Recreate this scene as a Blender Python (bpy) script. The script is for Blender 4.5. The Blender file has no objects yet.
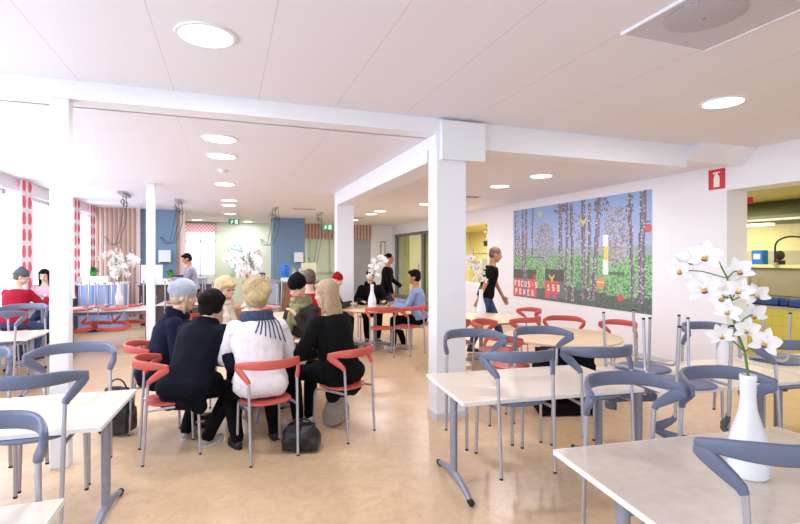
import bpy, bmesh, math, random
from mathutils import Vector, Matrix, noise
random.seed(7)
PI = math.pi
SC = bpy.context.scene
COL = SC.collection

# ------------------------------------------------------------------ camera, light, exposure
cam_d = bpy.data.cameras.new('camera'); cam = bpy.data.objects.new('camera', cam_d); COL.objects.link(cam)
cam_d.sensor_width = 36.0; cam_d.lens = 480 / 800 * 36.0
cam_d.shift_y = -6 / 800
cam_d.clip_start = 0.05
cam.location = (0, 0, 1.68)
cam.rotation_euler = (PI / 2, 0, -math.radians(19.72))
SC.camera = cam
W = bpy.data.worlds.new('daylight'); SC.world = W; W.use_nodes = True
W.node_tree.nodes['Background'].inputs[0].default_value = (0.78, 0.87, 1.0, 1)
W.node_tree.nodes['Background'].inputs[1].default_value = 1.9
SC.view_settings.view_transform = 'Standard'
SC.view_settings.look = 'None'
SC.view_settings.exposure = 0.04
SC.view_settings.gamma = 1.0


def area(name, loc, rot, sx, sy, power, col):
    l = bpy.data.lights.new(name, 'AREA'); l.shape = 'RECTANGLE'; l.size = sx; l.size_y = sy
    l.energy = power; l.color = col
    o = bpy.data.objects.new(name, l); COL.objects.link(o); o.location = loc; o.rotation_euler = rot
    return o


# daylight coming in through the long window wall on the left
for k in range(5):
    area('window_daylight', (-3.75, 0.6 + 3.0 * k, 1.75), (0, -PI / 2, 0), 2.0, 2.7, 94, (0.80, 0.88, 1.0))
# warm tubes in the serving kitchen behind the right-hand wall
for y, pw in ((3.2, 50), (6.5, 55), (10.5, 100), (13.2, 90), (16.5, 110)):
    area('kitchen_light', (8.4, y, 2.62), (0, 0, 0), 1.2, 1.6, pw, (1.0, 0.96, 0.74))


# ------------------------------------------------------------------ materials
def lin(c):
    return tuple(((v / 255) / 12.92 if v / 255 <= 0.04045 else ((v / 255 + 0.055) / 1.055) ** 2.4) for v in c) + (1.0,)


_M = {}


def M(name, col, rough=0.5, metal=0.0, var=0.0, scale=12.0, bump=0.0, bscale=60.0, stretch=(1, 1, 1), emit=0.0, coat=0.0, trans=0.0, col2=None):
    if name in _M:
        return _M[name]
    m = bpy.data.materials.new(name); m.use_nodes = True
    nt = m.node_tree; b = nt.nodes['Principled BSDF']
    c = lin(col)
    b.inputs['Roughness'].default_value = rough; b.inputs['Metallic'].default_value = metal
    if rough >= .8: b.inputs['Specular IOR Level'].default_value = 0.15
    if coat: b.inputs['Coat Weight'].default_value = coat
    if emit:
        b.inputs['Emission Color'].default_value = c; b.inputs['Emission Strength'].default_value = emit
    tc = nt.nodes.new('ShaderNodeTexCoord'); mp = nt.nodes.new('ShaderNodeMapping')
    mp.inputs['Scale'].default_value = stretch
    nt.links.new(tc.outputs['Object'], mp.inputs['Vector'])
    nz = nt.nodes.new('ShaderNodeTexNoise'); nz.inputs['Scale'].default_value = scale; nz.inputs['Detail'].default_value = 5
    nt.links.new(mp.outputs[0], nz.inputs['Vector'])
    rp = nt.nodes.new('ShaderNodeValToRGB')
    v = max(var, 0.01)
    rp.color_ramp.elements[0].position = 0.3; rp.color_ramp.elements[1].position = 0.7
    if col2:
        rp.color_ramp.elements[0].color = lin(col2)
    else:
        rp.color_ramp.elements[0].color = tuple(x * (1 - v) for x in c[:3]) + (1,)
    rp.color_ramp.elements[1].color = tuple(min(1, x * (1 + v * 0.5)) for x in c[:3]) + (1,)
    nt.links.new(nz.outputs['Fac'], rp.inputs['Fac']); nt.links.new(rp.outputs['Color'], b.inputs['Base Color'])
    if bump:
        nb = nt.nodes.new('ShaderNodeTexNoise'); nb.inputs['Scale'].default_value = bscale; nb.inputs['Detail'].default_value = 3
        nt.links.new(mp.outputs[0], nb.inputs['Vector'])
        bp = nt.nodes.new('ShaderNodeBump'); bp.inputs['Strength'].default_value = bump; bp.inputs['Distance'].default_value = 0.02
        nt.links.new(nb.outputs['Fac'], bp.inputs['Height']); nt.links.new(bp.outputs['Normal'], b.inputs['Normal'])
    _M[name] = m
    return m


def glow(name, col, strength):
    m = bpy.data.materials.new(name); m.use_nodes = True
    nt = m.node_tree; nt.nodes.remove(nt.nodes['Principled BSDF'])
    e = nt.nodes.new('ShaderNodeEmission'); e.inputs[0].default_value = lin(col); e.inputs[1].default_value = strength
    nt.links.new(e.outputs[0], nt.nodes['Material Output'].inputs[0])
    return m


def pane_mat(name, tint, mixf):
    m = bpy.data.materials.new(name); m.use_nodes = True
    nt = m.node_tree; nt.nodes.remove(nt.nodes['Principled BSDF'])
    t = nt.nodes.new('ShaderNodeBsdfTransparent'); t.inputs[0].default_value = lin(tint)
    g = nt.nodes.new('ShaderNodeBsdfGlossy'); g.inputs['Roughness'].default_value = 0.02
    mx = nt.nodes.new('ShaderNodeMixShader'); mx.inputs[0].default_value = mixf
    nt.links.new(t.outputs[0], mx.inputs[1]); nt.links.new(g.outputs[0], mx.inputs[2])
    nt.links.new(mx.outputs[0], nt.nodes['Material Output'].inputs[0])
    return m


def line_mat(name, base, line, axis, period, off, width, rough=0.6, var=0.02):
    """a plain surface with thin joints at a regular pitch along one axis (object coordinates)"""
    m = bpy.data.materials.new(name); m.use_nodes = True
    nt = m.node_tree; b = nt.nodes['Principled BSDF']; b.inputs['Roughness'].default_value = rough
    tc = nt.nodes.new('ShaderNodeTexCoord'); sp = nt.nodes.new('ShaderNodeSeparateXYZ')
    nt.links.new(tc.outputs['Object'], sp.inputs[0])

    def mth(op, a, bv):
        n = nt.nodes.new('ShaderNodeMath'); n.operation = op
        if hasattr(a, 'is_output'): nt.links.new(a, n.inputs[0])
        else: n.inputs[0].default_value = a
        if hasattr(bv, 'is_output'): nt.links.new(bv, n.inputs[1])
        else: n.inputs[1].default_value = bv
        return n.outputs[0]
    masks = []
    for ax, per, of, wd in zip(axis, period, off, width):
        v = mth('ADD', sp.outputs[ax], 100 * per - of + wd / 2)
        masks.append(mth('LESS_THAN', mth('MODULO', v, per), wd))
    f = masks[0]
    for q in masks[1:]:
        f = mth('MAXIMUM', f, q)
    nz = nt.nodes.new('ShaderNodeTexNoise'); nz.inputs['Scale'].default_value = 1.5; nz.inputs['Detail'].default_value = 4
    nt.links.new(tc.outputs['Object'], nz.inputs['Vector'])
    rp = nt.nodes.new('ShaderNodeValToRGB'); c = lin(base)
    rp.color_ramp.elements[0].color = tuple(x * (1 - var) for x in c[:3]) + (1,); rp.color_ramp.elements[1].color = c
    nt.links.new(nz.outputs['Fac'], rp.inputs[0])
    mx = nt.nodes.new('ShaderNodeMix'); mx.data_type = 'RGBA'
    nt.links.new(f, mx.inputs[0]); nt.links.new(rp.outputs[0], mx.inputs[6]); mx.inputs[7].default_value = lin(line)
    nt.links.new(mx.outputs[2], b.inputs['Base Color'])
    return m


def dot_mat(name, base, dot, cell, rad, checker=False):
    m = bpy.data.materials.new(name); m.use_nodes = True
    nt = m.node_tree; b = nt.nodes['Principled BSDF']; b.inputs['Roughness'].default_value = 0.9
    tc = nt.nodes.new('ShaderNodeTexCoord'); sp = nt.nodes.new('ShaderNodeSeparateXYZ'); nt.links.new(tc.outputs['Object'], sp.inputs[0])
    if checker:
        ck = nt.nodes.new('ShaderNodeTexChecker'); ck.inputs['Scale'].default_value = cell[0]
        ck.inputs['Color1'].default_value = lin(base); ck.inputs['Color2'].default_value = lin(dot)
        mpp = nt.nodes.new('ShaderNodeMapping'); mpp.inputs['Location'].default_value = (0.013, 0.011, 0.017)
        nt.links.new(tc.outputs['Object'], mpp.inputs[0]); nt.links.new(mpp.outputs[0], ck.inputs['Vector'])
        nt.links.new(ck.outputs['Color'], b.inputs['Base Color'])
        return m

    def mth(op, a, bv):
        n = nt.nodes.new('ShaderNodeMath'); n.operation = op
        if hasattr(a, 'is_output'): nt.links.new(a, n.inputs[0])
        else: n.inputs[0].default_value = a
        if hasattr(bv, 'is_output'): nt.links.new(bv, n.inputs[1])
        else: n.inputs[1].default_value = bv
        return n.outputs[0]
    acc = None
    for ax, per in ((1, cell[0]), (2, cell[1])):
        q = mth('SUBTRACT', mth('FRACT', mth('ADD', mth('DIVIDE', sp.outputs[ax], per), 100.0), 0.0), 0.5)
        q = mth('MULTIPLY', q, q)
        acc = q if acc is None else mth('ADD', acc, q)
    f = mth('LESS_THAN', acc, rad * rad)
    mx = nt.nodes.new('ShaderNodeMix'); mx.data_type = 'RGBA'
    nt.links.new(f, mx.inputs[0]); mx.inputs[6].default_value = lin(base); mx.inputs[7].default_value = lin(dot)
    nt.links.new(mx.outputs[2], b.inputs['Base Color'])
    return m


WALL = M('white_paint', (238, 237, 243), 0.65, var=0.015, scale=2, bump=0.04, bscale=180)
COLM = M('white_column_paint', (236, 236, 242), 0.5, var=0.01, scale=2)
SILV = M('silver_tube', (186, 187, 198), 0.32, metal=0.65, var=0.04, scale=30)
SILVD = M('silver_powder_coat', (150, 153, 170), 0.42, metal=0.35, var=0.05, scale=30)
GREYP = M('grey_blue_plastic', (102, 110, 134), 0.42, var=0.05, scale=9, bump=0.03, bscale=260)
REDP = M('brick_red_plastic', (200, 90, 78), 0.4, var=0.06, scale=9, bump=0.03, bscale=260)
CAPB = M('black_rubber', (28, 28, 30), 0.7)
TOPM = M('birch_laminate', (230, 214, 194), 0.28, var=0.07, scale=7, stretch=(1, 6, 6), coat=0.15)
TOPG = M('speckled_laminate', (216, 202, 188), 0.26, var=0.09, scale=16, coat=0.15)
TOPE = M('pale_table_edging', (240, 237, 232), 0.4, var=0.02)
TOPR = M('beech_laminate', (238, 210, 174), 0.3, var=0.06, scale=5, stretch=(1, 7, 7), coat=0.1)
EDGER = M('orange_beech_edging', (196, 112, 66), 0.45, var=0.08)
WHC = M('white_ceramic', (240, 240, 242), 0.25, coat=0.4)
PETAL = M('white_petal', (246, 243, 240), 0.6, var=0.03, scale=40)
LIPM = M('yellow_orchid_lip', (226, 178, 74), 0.5, var=0.25, scale=90)
LIPP = M('plum_orchid_marking', (112, 60, 84), 0.5)
STEMG = M('green_stem', (92, 128, 52), 0.5, var=0.15)
BLACKC = M('black_cloth', (13, 13, 16), 0.9, var=0.25, scale=14, bump=0.25, bscale=90)
NAVYC = M('navy_cloth', (20, 25, 46), 0.85, var=0.25, scale=14, bump=0.25, bscale=90)
DARKC = M('dark_blue_black_cloth', (13, 15, 27), 0.85, var=0.25, scale=14, bump=0.25, bscale=90)
WHITEC = M('white_jacket_cloth', (228, 222, 226), 0.75, var=0.06, scale=10, bump=0.3, bscale=40)
CREAMC = M('cream_knit', (226, 214, 198), 0.9, var=0.12, scale=30, bump=0.5, bscale=110)
TANC = M('tan_cloth', (176, 142, 104), 0.85, var=0.15, bump=0.2)
GREENC = M('olive_scarf_cloth', (140, 142, 104), 0.9, var=0.3, scale=25, bump=0.4, bscale=110)
SLATEC = M('slate_blue_scarf_cloth', (66, 72, 96), 0.9, var=0.3, scale=30, bump=0.4)
OLIVC = M('dark_olive_cloth', (52, 48, 44), 0.85, var=0.2, bump=0.2)
BLUEC = M('light_blue_shirt_cloth', (146, 164, 208), 0.8, var=0.1, scale=16, bump=0.2)
LILACC = M('lilac_grey_cloth', (150, 148, 172), 0.85, var=0.1, bump=0.2)
REDC = M('red_cloth', (158, 26, 48), 0.85, var=0.15, bump=0.2)
PINKC = M('pale_pink_cloth', (214, 176, 186), 0.85, var=0.15, bump=0.2)
JEANS = M('blue_denim', (62, 80, 118), 0.85, var=0.2, scale=25, bump=0.2)
GREYK = M('pale_grey_knit', (176, 181, 192), 0.95, var=0.14, scale=35, bump=0.7, bscale=120)
BLKK = M('black_knit', (11, 11, 13), 0.95, var=0.25, scale=35, bump=0.7, bscale=120)
REDK = M('crimson_knit', (168, 22, 44), 0.95, var=0.14, scale=35, bump=0.7, bscale=120)
SKIN = M('skin', (226, 180, 158), 0.5, var=0.06, scale=20)
SKIN2 = M('tan_skin', (184, 130, 100), 0.5, var=0.06, scale=20)
LIPS = M('lips', (178, 92, 88), 0.45)
BROW = M('eyebrow', (96, 70, 50), 0.7)
EYE = M('eye_white', (206, 194, 188), 0.35)
IRIS = M('eye_iris', (50, 44, 42), 0.2)
BLOND = M('blonde_hair', (206, 178, 130), 0.5, var=0.4, scale=26, stretch=(7, 7, 0.5), bump=0.6, bscale=45)
BLONDD = M('dark_blonde_hair', (186, 160, 124), 0.5, var=0.4, scale=26, stretch=(7, 7, 0.5), bump=0.6, bscale=45)
DARKH = M('dark_brown_hair', (20, 15, 15), 0.8, var=0.3, scale=22, stretch=(6, 6, 0.8), bump=0.5, bscale=60)
BROWNH = M('ash_brown_hair', (92, 76, 66), 0.55, var=0.3, scale=22, stretch=(6, 6, 0.8), bump=0.5, bscale=60)
SHOEG = M('grey_suede', (170, 162, 156), 0.8, var=0.12, bump=0.15)
SHOEW = M('white_shoe_leather', (222, 220, 220), 0.5)
SHOEB = M('black_shoe_leather', (20, 20, 22), 0.4)
SOLE = M('pale_rubber', (212, 206, 198), 0.7)
BLEATH = M('black_bag_leather', (24, 22, 24), 0.42, var=0.2, bump=0.3, bscale=30)
GREYBAG = M('grey_canvas', (160, 150, 142), 0.85, var=0.1, bump=0.3, bscale=50)
BLUEW = M('slate_blue_paint', (112, 140, 168), 0.6, var=0.02)
GREENW = M('pale_green_paint', (222, 236, 216), 0.6, var=0.02)
GREYD = M('grey_door_paint', (168, 168, 176), 0.5, var=0.02)
LAVP = M('lavender_blue_panel', (142, 162, 208), 0.5, var=0.03)
STEEL = M('brushed_steel', (176, 176, 172), 0.35, metal=0.7, var=0.06, scale=20, stretch=(1, 1, 12))
BLUEP = M('bright_blue_plastic', (24, 110, 206), 0.35)
BLUED = M('deep_blue_crate', (38, 76, 150), 0.45, var=0.1)
YELW = M('yellow_green_paint', (214, 204, 96), 0.6, var=0.03)
OLVW = M('olive_hood_paint', (96, 98, 70), 0.5, var=0.04)
CREAMW = M('cream_tile', (236, 228, 180), 0.3, var=0.03)
GRYB = M('grey_beige_panel', (150, 144, 128), 0.5, var=0.04)
BROWNW = M('brown_wood', (132, 92, 66), 0.5, var=0.15, scale=6, stretch=(1, 6, 6))
GREEN = M('leaf_green', (70, 150, 62), 0.6, var=0.3, scale=30)
SIGNR = M('sign_red', (206, 44, 52), 0.5)
SIGNW = M('sign_white', (240, 236, 226), 0.5)
EXITG = M('exit_green', (20, 138, 96), 0.4, emit=0.5)
EXITW = M('exit_white', (235, 245, 240), 0.4, emit=0.6)
CABLE = M('dark_cable', (46, 48, 56), 0.6)
FRAMEW = M('white_window_frame', (232, 232, 238), 0.4)
GLASS = pane_mat('window_glass', (250, 252, 255), 0.05)
GLASSD = pane_mat('tinted_partition_glass', (196, 204, 196), 0.10)
TUMB = pane_mat('drinking_glass', (238, 242, 245), 0.22)
LAMP = glow('lamp_diffuser', (255, 247, 236), 9.0)
CURT = dot_mat('red_dotted_voile', (246, 234, 240), (232, 108, 128), (0.24, 0.27), 0.37)
CHECK = dot_mat('red_checked_cloth', (244, 228, 232), (228, 130, 146), (16.0,), 0, True)
CEILF = line_mat('ceiling_panels', (234, 231, 238), (216, 211, 218), (0,), (0.69,), (-0.43,), (0.008,))
CEILB = line_mat('rear_ceiling_panels', (234, 231, 238), (222, 218, 224), (0, 1), (1.38, 2.4), (-0.43, 0.6), (0.008, 0.006))


def floor_mat():
    m = bpy.data.materials.new('linoleum'); m.use_nodes = True
    nt = m.node_tree; b = nt.nodes['Principled BSDF']
    b.inputs['Roughness'].default_value = 0.28
    tc = nt.nodes.new('ShaderNodeTexCoord')
    n1 = nt.nodes.new('ShaderNodeTexNoise'); n1.inputs['Scale'].default_value = 9; n1.inputs['Detail'].default_value = 8; n1.inputs['Roughness'].default_value = 0.7
    n1.inputs['Distortion'].default_value = 1.2
    nt.links.new(tc.outputs['Object'], n1.inputs['Vector'])
    rp = nt.nodes.new('ShaderNodeValToRGB')
    rp.color_ramp.elements[0].position = 0.3; rp.color_ramp.elements[0].color = lin((204, 170, 132))
    rp.color_ramp.elements[1].position = 0.72; rp.color_ramp.elements[1].color = lin((226, 196, 160))
    nt.links.new(n1.outputs['Fac'], rp.inputs[0]); nt.links.new(rp.outputs[0], b.inputs['Base Color'])
    n2 = nt.nodes.new('ShaderNodeTexNoise'); n2.inputs['Scale'].default_value = 25
    nt.links.new(tc.outputs['Object'], n2.inputs['Vector'])
    bp = nt.nodes.new('ShaderNodeBump'); bp.inputs['Strength'].default_value = 0.04; bp.inputs['Distance'].default_value = 0.01
    nt.links.new(n2.outputs['Fac'], bp.inputs['Height']); nt.links.new(bp.outputs[0], b.inputs['Normal'])
    return m


LINO = floor_mat()


def slat_mat():
    m = line_mat('timber_slats', (176, 134, 108), (236, 224, 224), (0,), (0.105,), (0.0,), (0.05,), 0.6, 0.2)
    return m


SLAT = M('timber_slat', (178, 136, 108), 0.55, var=0.2, scale=6, stretch=(6, 6, 0.6))
SLATBACK = M('pale_slat_backing', (226, 206, 202), 0.7)


# ------------------------------------------------------------------ mesh helpers
class MB:
    def __init__(s):
        s.v = []; s.f = []; s.mi = []; s.mats = []

    def mat(s, m):
        if m not in s.mats: s.mats.append(m)
        return s.mats.index(m)

    def add(s, vs, fs, m=None):
        o = len(s.v); s.v += [tuple(v) for v in vs]
        i = s.mat(m) if m is not None else 0
        for f in fs:
            s.f.append([o + k for k in f]); s.mi.append(i)
        return s

    def box(s, a, b, m=None, rot=None, bev=0):
        x0, y0, z0 = a; x1, y1, z1 = b
        vs = [Vector(p) for p in ((x0, y0, z0), (x1, y0, z0), (x1, y1, z0), (x0, y1, z0), (x0, y0, z1), (x1, y0, z1), (x1, y1, z1), (x0, y1, z1))]
        if rot: vs = [rot @ v for v in vs]
        return s.add(vs, [(0, 3, 2, 1), (4, 5, 6, 7), (0, 1, 5, 4), (1, 2, 6, 5), (2, 3, 7, 6), (3, 0, 4, 7)], m)

    def rings(s, rs, m=None, cap=True):
        n = len(rs[0]); vs = [p for r in rs for p in r]; fs = []
        for i in range(len(rs) - 1):
            for k in range(n):
                a = i * n + k; b = i * n + (k + 1) % n
                fs.append((a, b, b + n, a + n))
        if cap:
            fs.append(tuple(range(n - 1, -1, -1))); fs.append(tuple(range((len(rs) - 1) * n, len(rs) * n)))
        return s.add(vs, fs, m)

    def tube(s, path, r, m=None, seg=10, cap=True):
        P = [Vector(p) for p in path]; n = len(P)
        rad = r if isinstance(r, (list, tuple)) else [r] * n
        T = []
        for i in range(n):
            a = P[max(0, i - 1)]; b = P[min(n - 1, i + 1)]
            T.append((b - a).normalized())
        up = Vector((0, 0, 1)) if abs(T[0].z) < 0.9 else Vector((1, 0, 0))
        u = T[0].cross(up).normalized(); rs = []
        for i in range(n):
            u = (u - T[i] * u.dot(T[i])).normalized(); w = T[i].cross(u)
            rs.append([P[i] + (u * math.cos(2 * PI * k / seg) + w * math.sin(2 * PI * k / seg)) * rad[i] for k in range(seg)])
        return s.rings(rs, m, cap)

    def cap(s, a, b, r0, r1, seg=12):
        """closed capsule with two radii"""
        a = Vector(a); b = Vector(b); t = (b - a)
        L = t.length; t = t.normalized() if L > 1e-6 else Vector((0, 0, 1))
        pts = []; rr = []
        for k in range(4):
            an = PI / 2 * (1 - k / 4); pts.append(a - t * r0 * math.sin(an)); rr.append(max(1e-4, r0 * math.cos(an)))
        pts.append(a); rr.append(r0); pts.append(b + t * 1e-5); rr.append(r1)
        for k in range(1, 5):
            an = PI / 2 * k / 4; pts.append(b + t * r1 * math.sin(an)); rr.append(max(1e-4, r1 * math.cos(an)))
        up = Vector((0, 0, 1)) if abs(t.z) < 0.9 else Vector((1, 0, 0))
        u = t.cross(up).normalized(); w = t.cross(u)
        return s.rings([[p + (u * math.cos(2 * PI * k / seg) + w * math.sin(2 * PI * k / seg)) * q for k in range(seg)] for p, q in zip(pts, rr)])

    def ell(s, c, r, rot=None, m=None, nu=16, nv=10):
        c = Vector(c); rs = []
        for i in range(nv + 1):
            a = -PI / 2 + PI * i / nv; q = max(1e-3, math.cos(a))
            ring = []
            for k in range(nu):
                p = Vector((r[0] * q * math.cos(2 * PI * k / nu), r[1] * q * math.sin(2 * PI * k / nu), r[2] * math.sin(a)))
                ring.append(c + (rot @ p if rot else p))
            rs.append(ring)
        return s.rings(rs, m)

    def lathe(s, prof, m=None, seg=32, c=(0, 0, 0), cap=True):
        return s.rings([[(c[0] + r * math.cos(2 * PI * k / seg), c[1] + r * math.sin(2 * PI * k / seg), c[2] + z) for k in range(seg)] for r, z in prof], m, cap)

    def mesh(s, name, m=None, smooth=35):
        me = bpy.data.meshes.new(name)
        me.from_pydata(s.v, [], s.f)
        for q in (s.mats or [m]): me.materials.append(q)
        if s.mats: me.polygons.foreach_set('material_index', s.mi)
        bm = bmesh.new(); bm.from_mesh(me); bmesh.ops.recalc_face_normals(bm, faces=bm.faces); bm.to_mesh(me); bm.free()
        if smooth:
            me.polygons.foreach_set('use_smooth', [True] * len(me.polygons))
            try: me.set_sharp_from_angle(angle=math.radians(smooth))
            except Exception: pass
        me.update()
        return me


def link(name, data, parent=None, loc=None, rot=None):
    o = bpy.data.objects.new(name, data); COL.objects.link(o)
    if parent is not None: o.parent = parent
    if loc is not None: o.location = loc
    if rot is not None: o.rotation_euler = rot
    return o


def tag(o, label, cat, group=None):
    o['label'] = label; o['category'] = cat
    if group: o['group'] = group
    return o


def thing(name, label, cat, loc=(0, 0, 0), h=0.0, group=None):
    """an Empty at a thing's base; h is the heading in degrees clockwise from +Y"""
    return tag(link(name, None, None, loc, (0, 0, -math.radians(h))), label, cat, group)


def struct(name, mb, m=None, smooth=0):
    o = link(name, mb.mesh(name, m, smooth)); o['kind'] = 'structure'
    return o


def bevel(o, w, n=2):
    md = o.modifiers.new('bevel', 'BEVEL'); md.width = w; md.segments = n; md.limit_method = 'ANGLE'
    return o


def build(spec, root):
    """spec: list of (name, mesh, children[, label]) placed under root"""
    for it in spec:
        o = link(it[0], it[1], root)
        if len(it) > 3 and it[3]: o['label'] = it[3]
        build(it[2], o)


def fillet(P, r, n=5):
    P = [Vector(p) for p in P]; out = [P[0]]
    for i in range(1, len(P) - 1):
        a = (P[i - 1] - P[i]); b = (P[i + 1] - P[i]); q = min(r, a.length * 0.49, b.length * 0.49)
        a = P[i] + a.normalized() * q; b = P[i] + b.normalized() * q
        for k in range(n + 1):
            t = k / n; out.append(a * (1 - t) ** 2 + P[i] * 2 * t * (1 - t) + b * t * t)
    out.append(P[-1]); return out


# ------------------------------------------------------------------ the room
XL, XR = -3.2, 6.42
ZF, ZB = 3.08, 2.93
struct('floor', MB().box((-3.4, -3.2, -0.1), (10.4, 19.3, 0.0)), LINO)
struct('ceiling_front', MB().box((-3.4, -3.2, ZF), (XR, 4.475, ZF + 0.1)), CEILF)
struct('ceiling_rear', MB().box((-3.4, 4.70, ZB), (XR, 19.3, ZB + 0.1)), CEILB)
# cross beam with a thin left run and a deeper right run
b = MB(); b.box((-3.4, 4.475, ZB - 0.0), (2.0, 4.72, ZF + 0.1)); b.box((2.0, 4.475, 2.80), (5.44, 4.72, ZF + 0.1)); b.box((5.44, 4.475, 2.90), (XR, 4.72, ZF + 0.1))
struct('beam', b, COLM)
b = MB(); b.box((2.0, 4.72, 2.675), (2.335, 9.21, ZB + 0.02)); struct('beam', b, COLM)
struct('beam', MB().box((2.03, 4.40, 2.66), (2.52, 4.475, ZF - 0.03)), COLM)
# sloping end box where the cross beam meets the wall
b = MB(); X0, X1 = 5.40, XR
pr = [(4.475, 2.875), (4.475, ZF), (4.27, ZF), (4.27, ZF - 0.015), (4.45, 2.875)]
b.rings([[(X0 + (0.10 if z > 2.95 else 0), y, z) for y, z in pr], [(X1, y, z) for y, z in pr]])
struct('beam', b, COLM)
bevel(struct('column', MB().box((2.0, 4.475, 0), (2.335, 4.69, 2.80)), COLM), 0.006)
bevel(struct('column', MB().box((-1.32, 4.475, 0), (-1.19, 4.585, ZB)), COLM), 0.006)
bevel(struct('column', MB().box((2.0, 9.21, 0), (2.335, 9.45, ZB)), COLM), 0.006)
bevel(struct('column', MB().box((-1.32, 9.21, 0), (-1.19, 9.32, ZB)), COLM), 0.006)
SKIRT = M('grey_skirting', (206, 204, 208), 0.5)
struct('baseboard_column', MB().box((1.992, 4.467, 0), (2.343, 4.698, 0.07)), SKIRT)

# right wall: solid runs, openings into the kitchen, header above
b = MB()
b.box((XR, 4.67, 0), (6.82, 11.10, ZF)); b.box((XR, 13.2, 0), (6.82, 14.5, ZF)); b.box((XR, 18.75, 0), (6.82, 19.3, ZF))
b.box((XR, -3.2, 2.58), (6.82, 4.67, ZF)); b.box((XR, 11.10, 2.58), (6.82, 13.2, ZF)); b.box((XR, 14.5, 2.56), (6.82, 18.75, ZF))
b.box((XR, 11.10, 0), (6.82, 13.2, 0.9))
struct('wall_right', b, WALL)
struct('baseboard_right', MB().box((6.405, 4.68, 0), (6.42, 11.1, 0.08)), SKIRT)
# glazed partition in the far opening
b = MB()
for y in (14.5, 15.75, 18.62): b.box((6.5, y, 0), (6.62, y + 0.13, 2.56))
b.box((6.5, 14.5, 2.46), (6.62, 18.75, 2.56)); b.box((6.5, 14.5, 0), (6.62, 18.75, 0.12))
w1 = struct('window_1', b, M('dark_grey_frame', (120, 122, 130), 0.5))
for y0, y1 in ((14.63, 15.75), (17.2, 18.62)):
    link('pane', MB().box((6.55, y0, 0.12), (6.56, y1, 2.46)).mesh('pane', GLASSD, 0), w1)
d1 = struct('door_1', MB().box((6.48, 15.9, 0.0), (6.54, 16.95, 2.45)), M('pale_yellow_door', (232, 232, 176), 0.5))
link('handle', MB().tube([(6.46, 16.05, 0.9), (6.46, 16.05, 1.4)], 0.015).mesh('handle', SILV), d1)

# left wall of windows
b = MB(); b.box((-3.4, -3.2, 0), (XL, 14.3, 0.78)); b.box((-3.4, -3.2, 2.72), (XL, 14.3, ZF))
struct('wall_left', b, WALL)
for k in range(8):
    y0 = -1.9 + 2.0 * k; b = MB()
    for ya, yb in ((y0, y0 + 0.07), (y0 + 1.93, y0 + 2.0), (y0 + 0.98, y0 + 1.02)): b.box((-3.36, ya, 0.78), (-3.28, yb, 2.72))
    b.box((-3.36, y0, 0.78), (-3.28, y0 + 2, 0.85)); b.box((-3.36, y0, 2.65), (-3.28, y0 + 2, 2.72)); b.box((-3.30, y0, 0.76), (-3.10, y0 + 2.0, 0.79))
    w = struct('window_%d' % (k + 2), b, FRAMEW)
    link('pane', MB().box((-3.325, y0 + 0.07, 0.85), (-3.32, y0 + 1.93, 2.65)).mesh('pane', GLASS, 0), w)

# back of the room
b = MB()
b.box((-3.4, 14.2, 0), (-2.18, 14.4, ZB))
b.box((-1.32, 14.4, 0), (-1.12, 14.55, ZB))
struct('wall_slat_back', b, SLATBACK)


def slats(name, x0, x1, y, z0, z1, pitch=0.105, wd=0.05):
    b = MB(); n = int((x1 - x0) / pitch)
    for k in range(n):
        x = x0 + pitch * (k + 0.5); b.box((x - wd / 2, y - 0.03, z0), (x + wd / 2, y, z1))
    return struct(name, b, SLAT)


slats('trim_1', -3.2, -2.18, 14.2, 0.1, ZB)
slats('trim_2', -1.32, -1.12, 14.4, 0.1, ZB)
struct('wall_blue_pier', MB().box((-2.18, 14.35, 0), (-1.32, 14.9, ZB)), BLUEW)
struct('wall_blue_block', MB().box((1.37, 16.15, 0), (2.42, 16.8, ZB)), BLUEW)
# back wall with a window on the left and a grey door on the right
b = MB()
b.box((-3.4, 19.0, 0), (-1.48, 19.2, ZB)); b.box((-1.48, 19.0, 0), (-0.42, 19.2, 0.95)); b.box((-1.48, 19.0, 2.75), (-0.42, 19.2, ZB)); b.box((-0.42, 19.0, 0), (4.63, 19.2, ZB))
b.box((-3.4, 14.4, 0), (-3.2, 19.2, ZB))
struct('wall_back', b, GREENW)
struct('wall_back_right', MB().box((5.51, 18.9, 0), (6.45, 19.2, ZB)), WALL)
struct('wall_over_door', MB().box((2.5, 18.78, 2.36), (5.51, 19.0, ZB)), SLATBACK)
slats('trim_3', 2.5, 5.5, 18.78, 2.36, ZB, 0.13, 0.065)
d2 = struct('door_2', MB().box((4.6, 18.95, 0), (5.51, 19.02, 2.36)), GREYD)
link('handle', MB().tube([(4.72, 18.92, 0.95), (4.72, 18.92, 1.25)], 0.015).mesh('handle', SILV), d2)
b = MB()
for x in (3.0, 3.8, 4.56): b.box((x, 18.9, 0), (x + 0.06, 18.99, 2.36))
b.box((2.5, 18.9, 1.0), (4.6, 18.98, 1.05))
struct('trim_4', b, M('pale_green_frame', (196, 214, 188), 0.5))
b = MB()
for x in (-1.48, -0.97, -0.46): b.box((x, 19.02, 0.95), (x + 0.05, 19.1, 2.75))
b.box((-1.48, 19.02, 0.95), (-0.42, 19.1, 1.0)); b.box((-1.48, 19.02, 2.2), (-0.42, 19.1, 2.25)); b.box((-1.48, 19.02, 2.7), (-0.42, 19.1, 2.75))
w = struct('window_10', b, FRAMEW)
link('pane', MB().box((-1.43, 19.06, 1.0), (-0.46, 19.065, 2.7)).mesh('pane', GLASS, 0), w)
w = struct('window_11', MB().box((0.1, 18.95, 1.0), (0.55, 19.02, 2.05)), M('mint_frame', (190, 224, 214), 0.4))
link('pane', MB().box((0.15, 18.945, 1.05), (0.50, 18.95, 2.0)).mesh('pane', M('mint_glass', (176, 220, 212), 0.1), 0), w)

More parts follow.
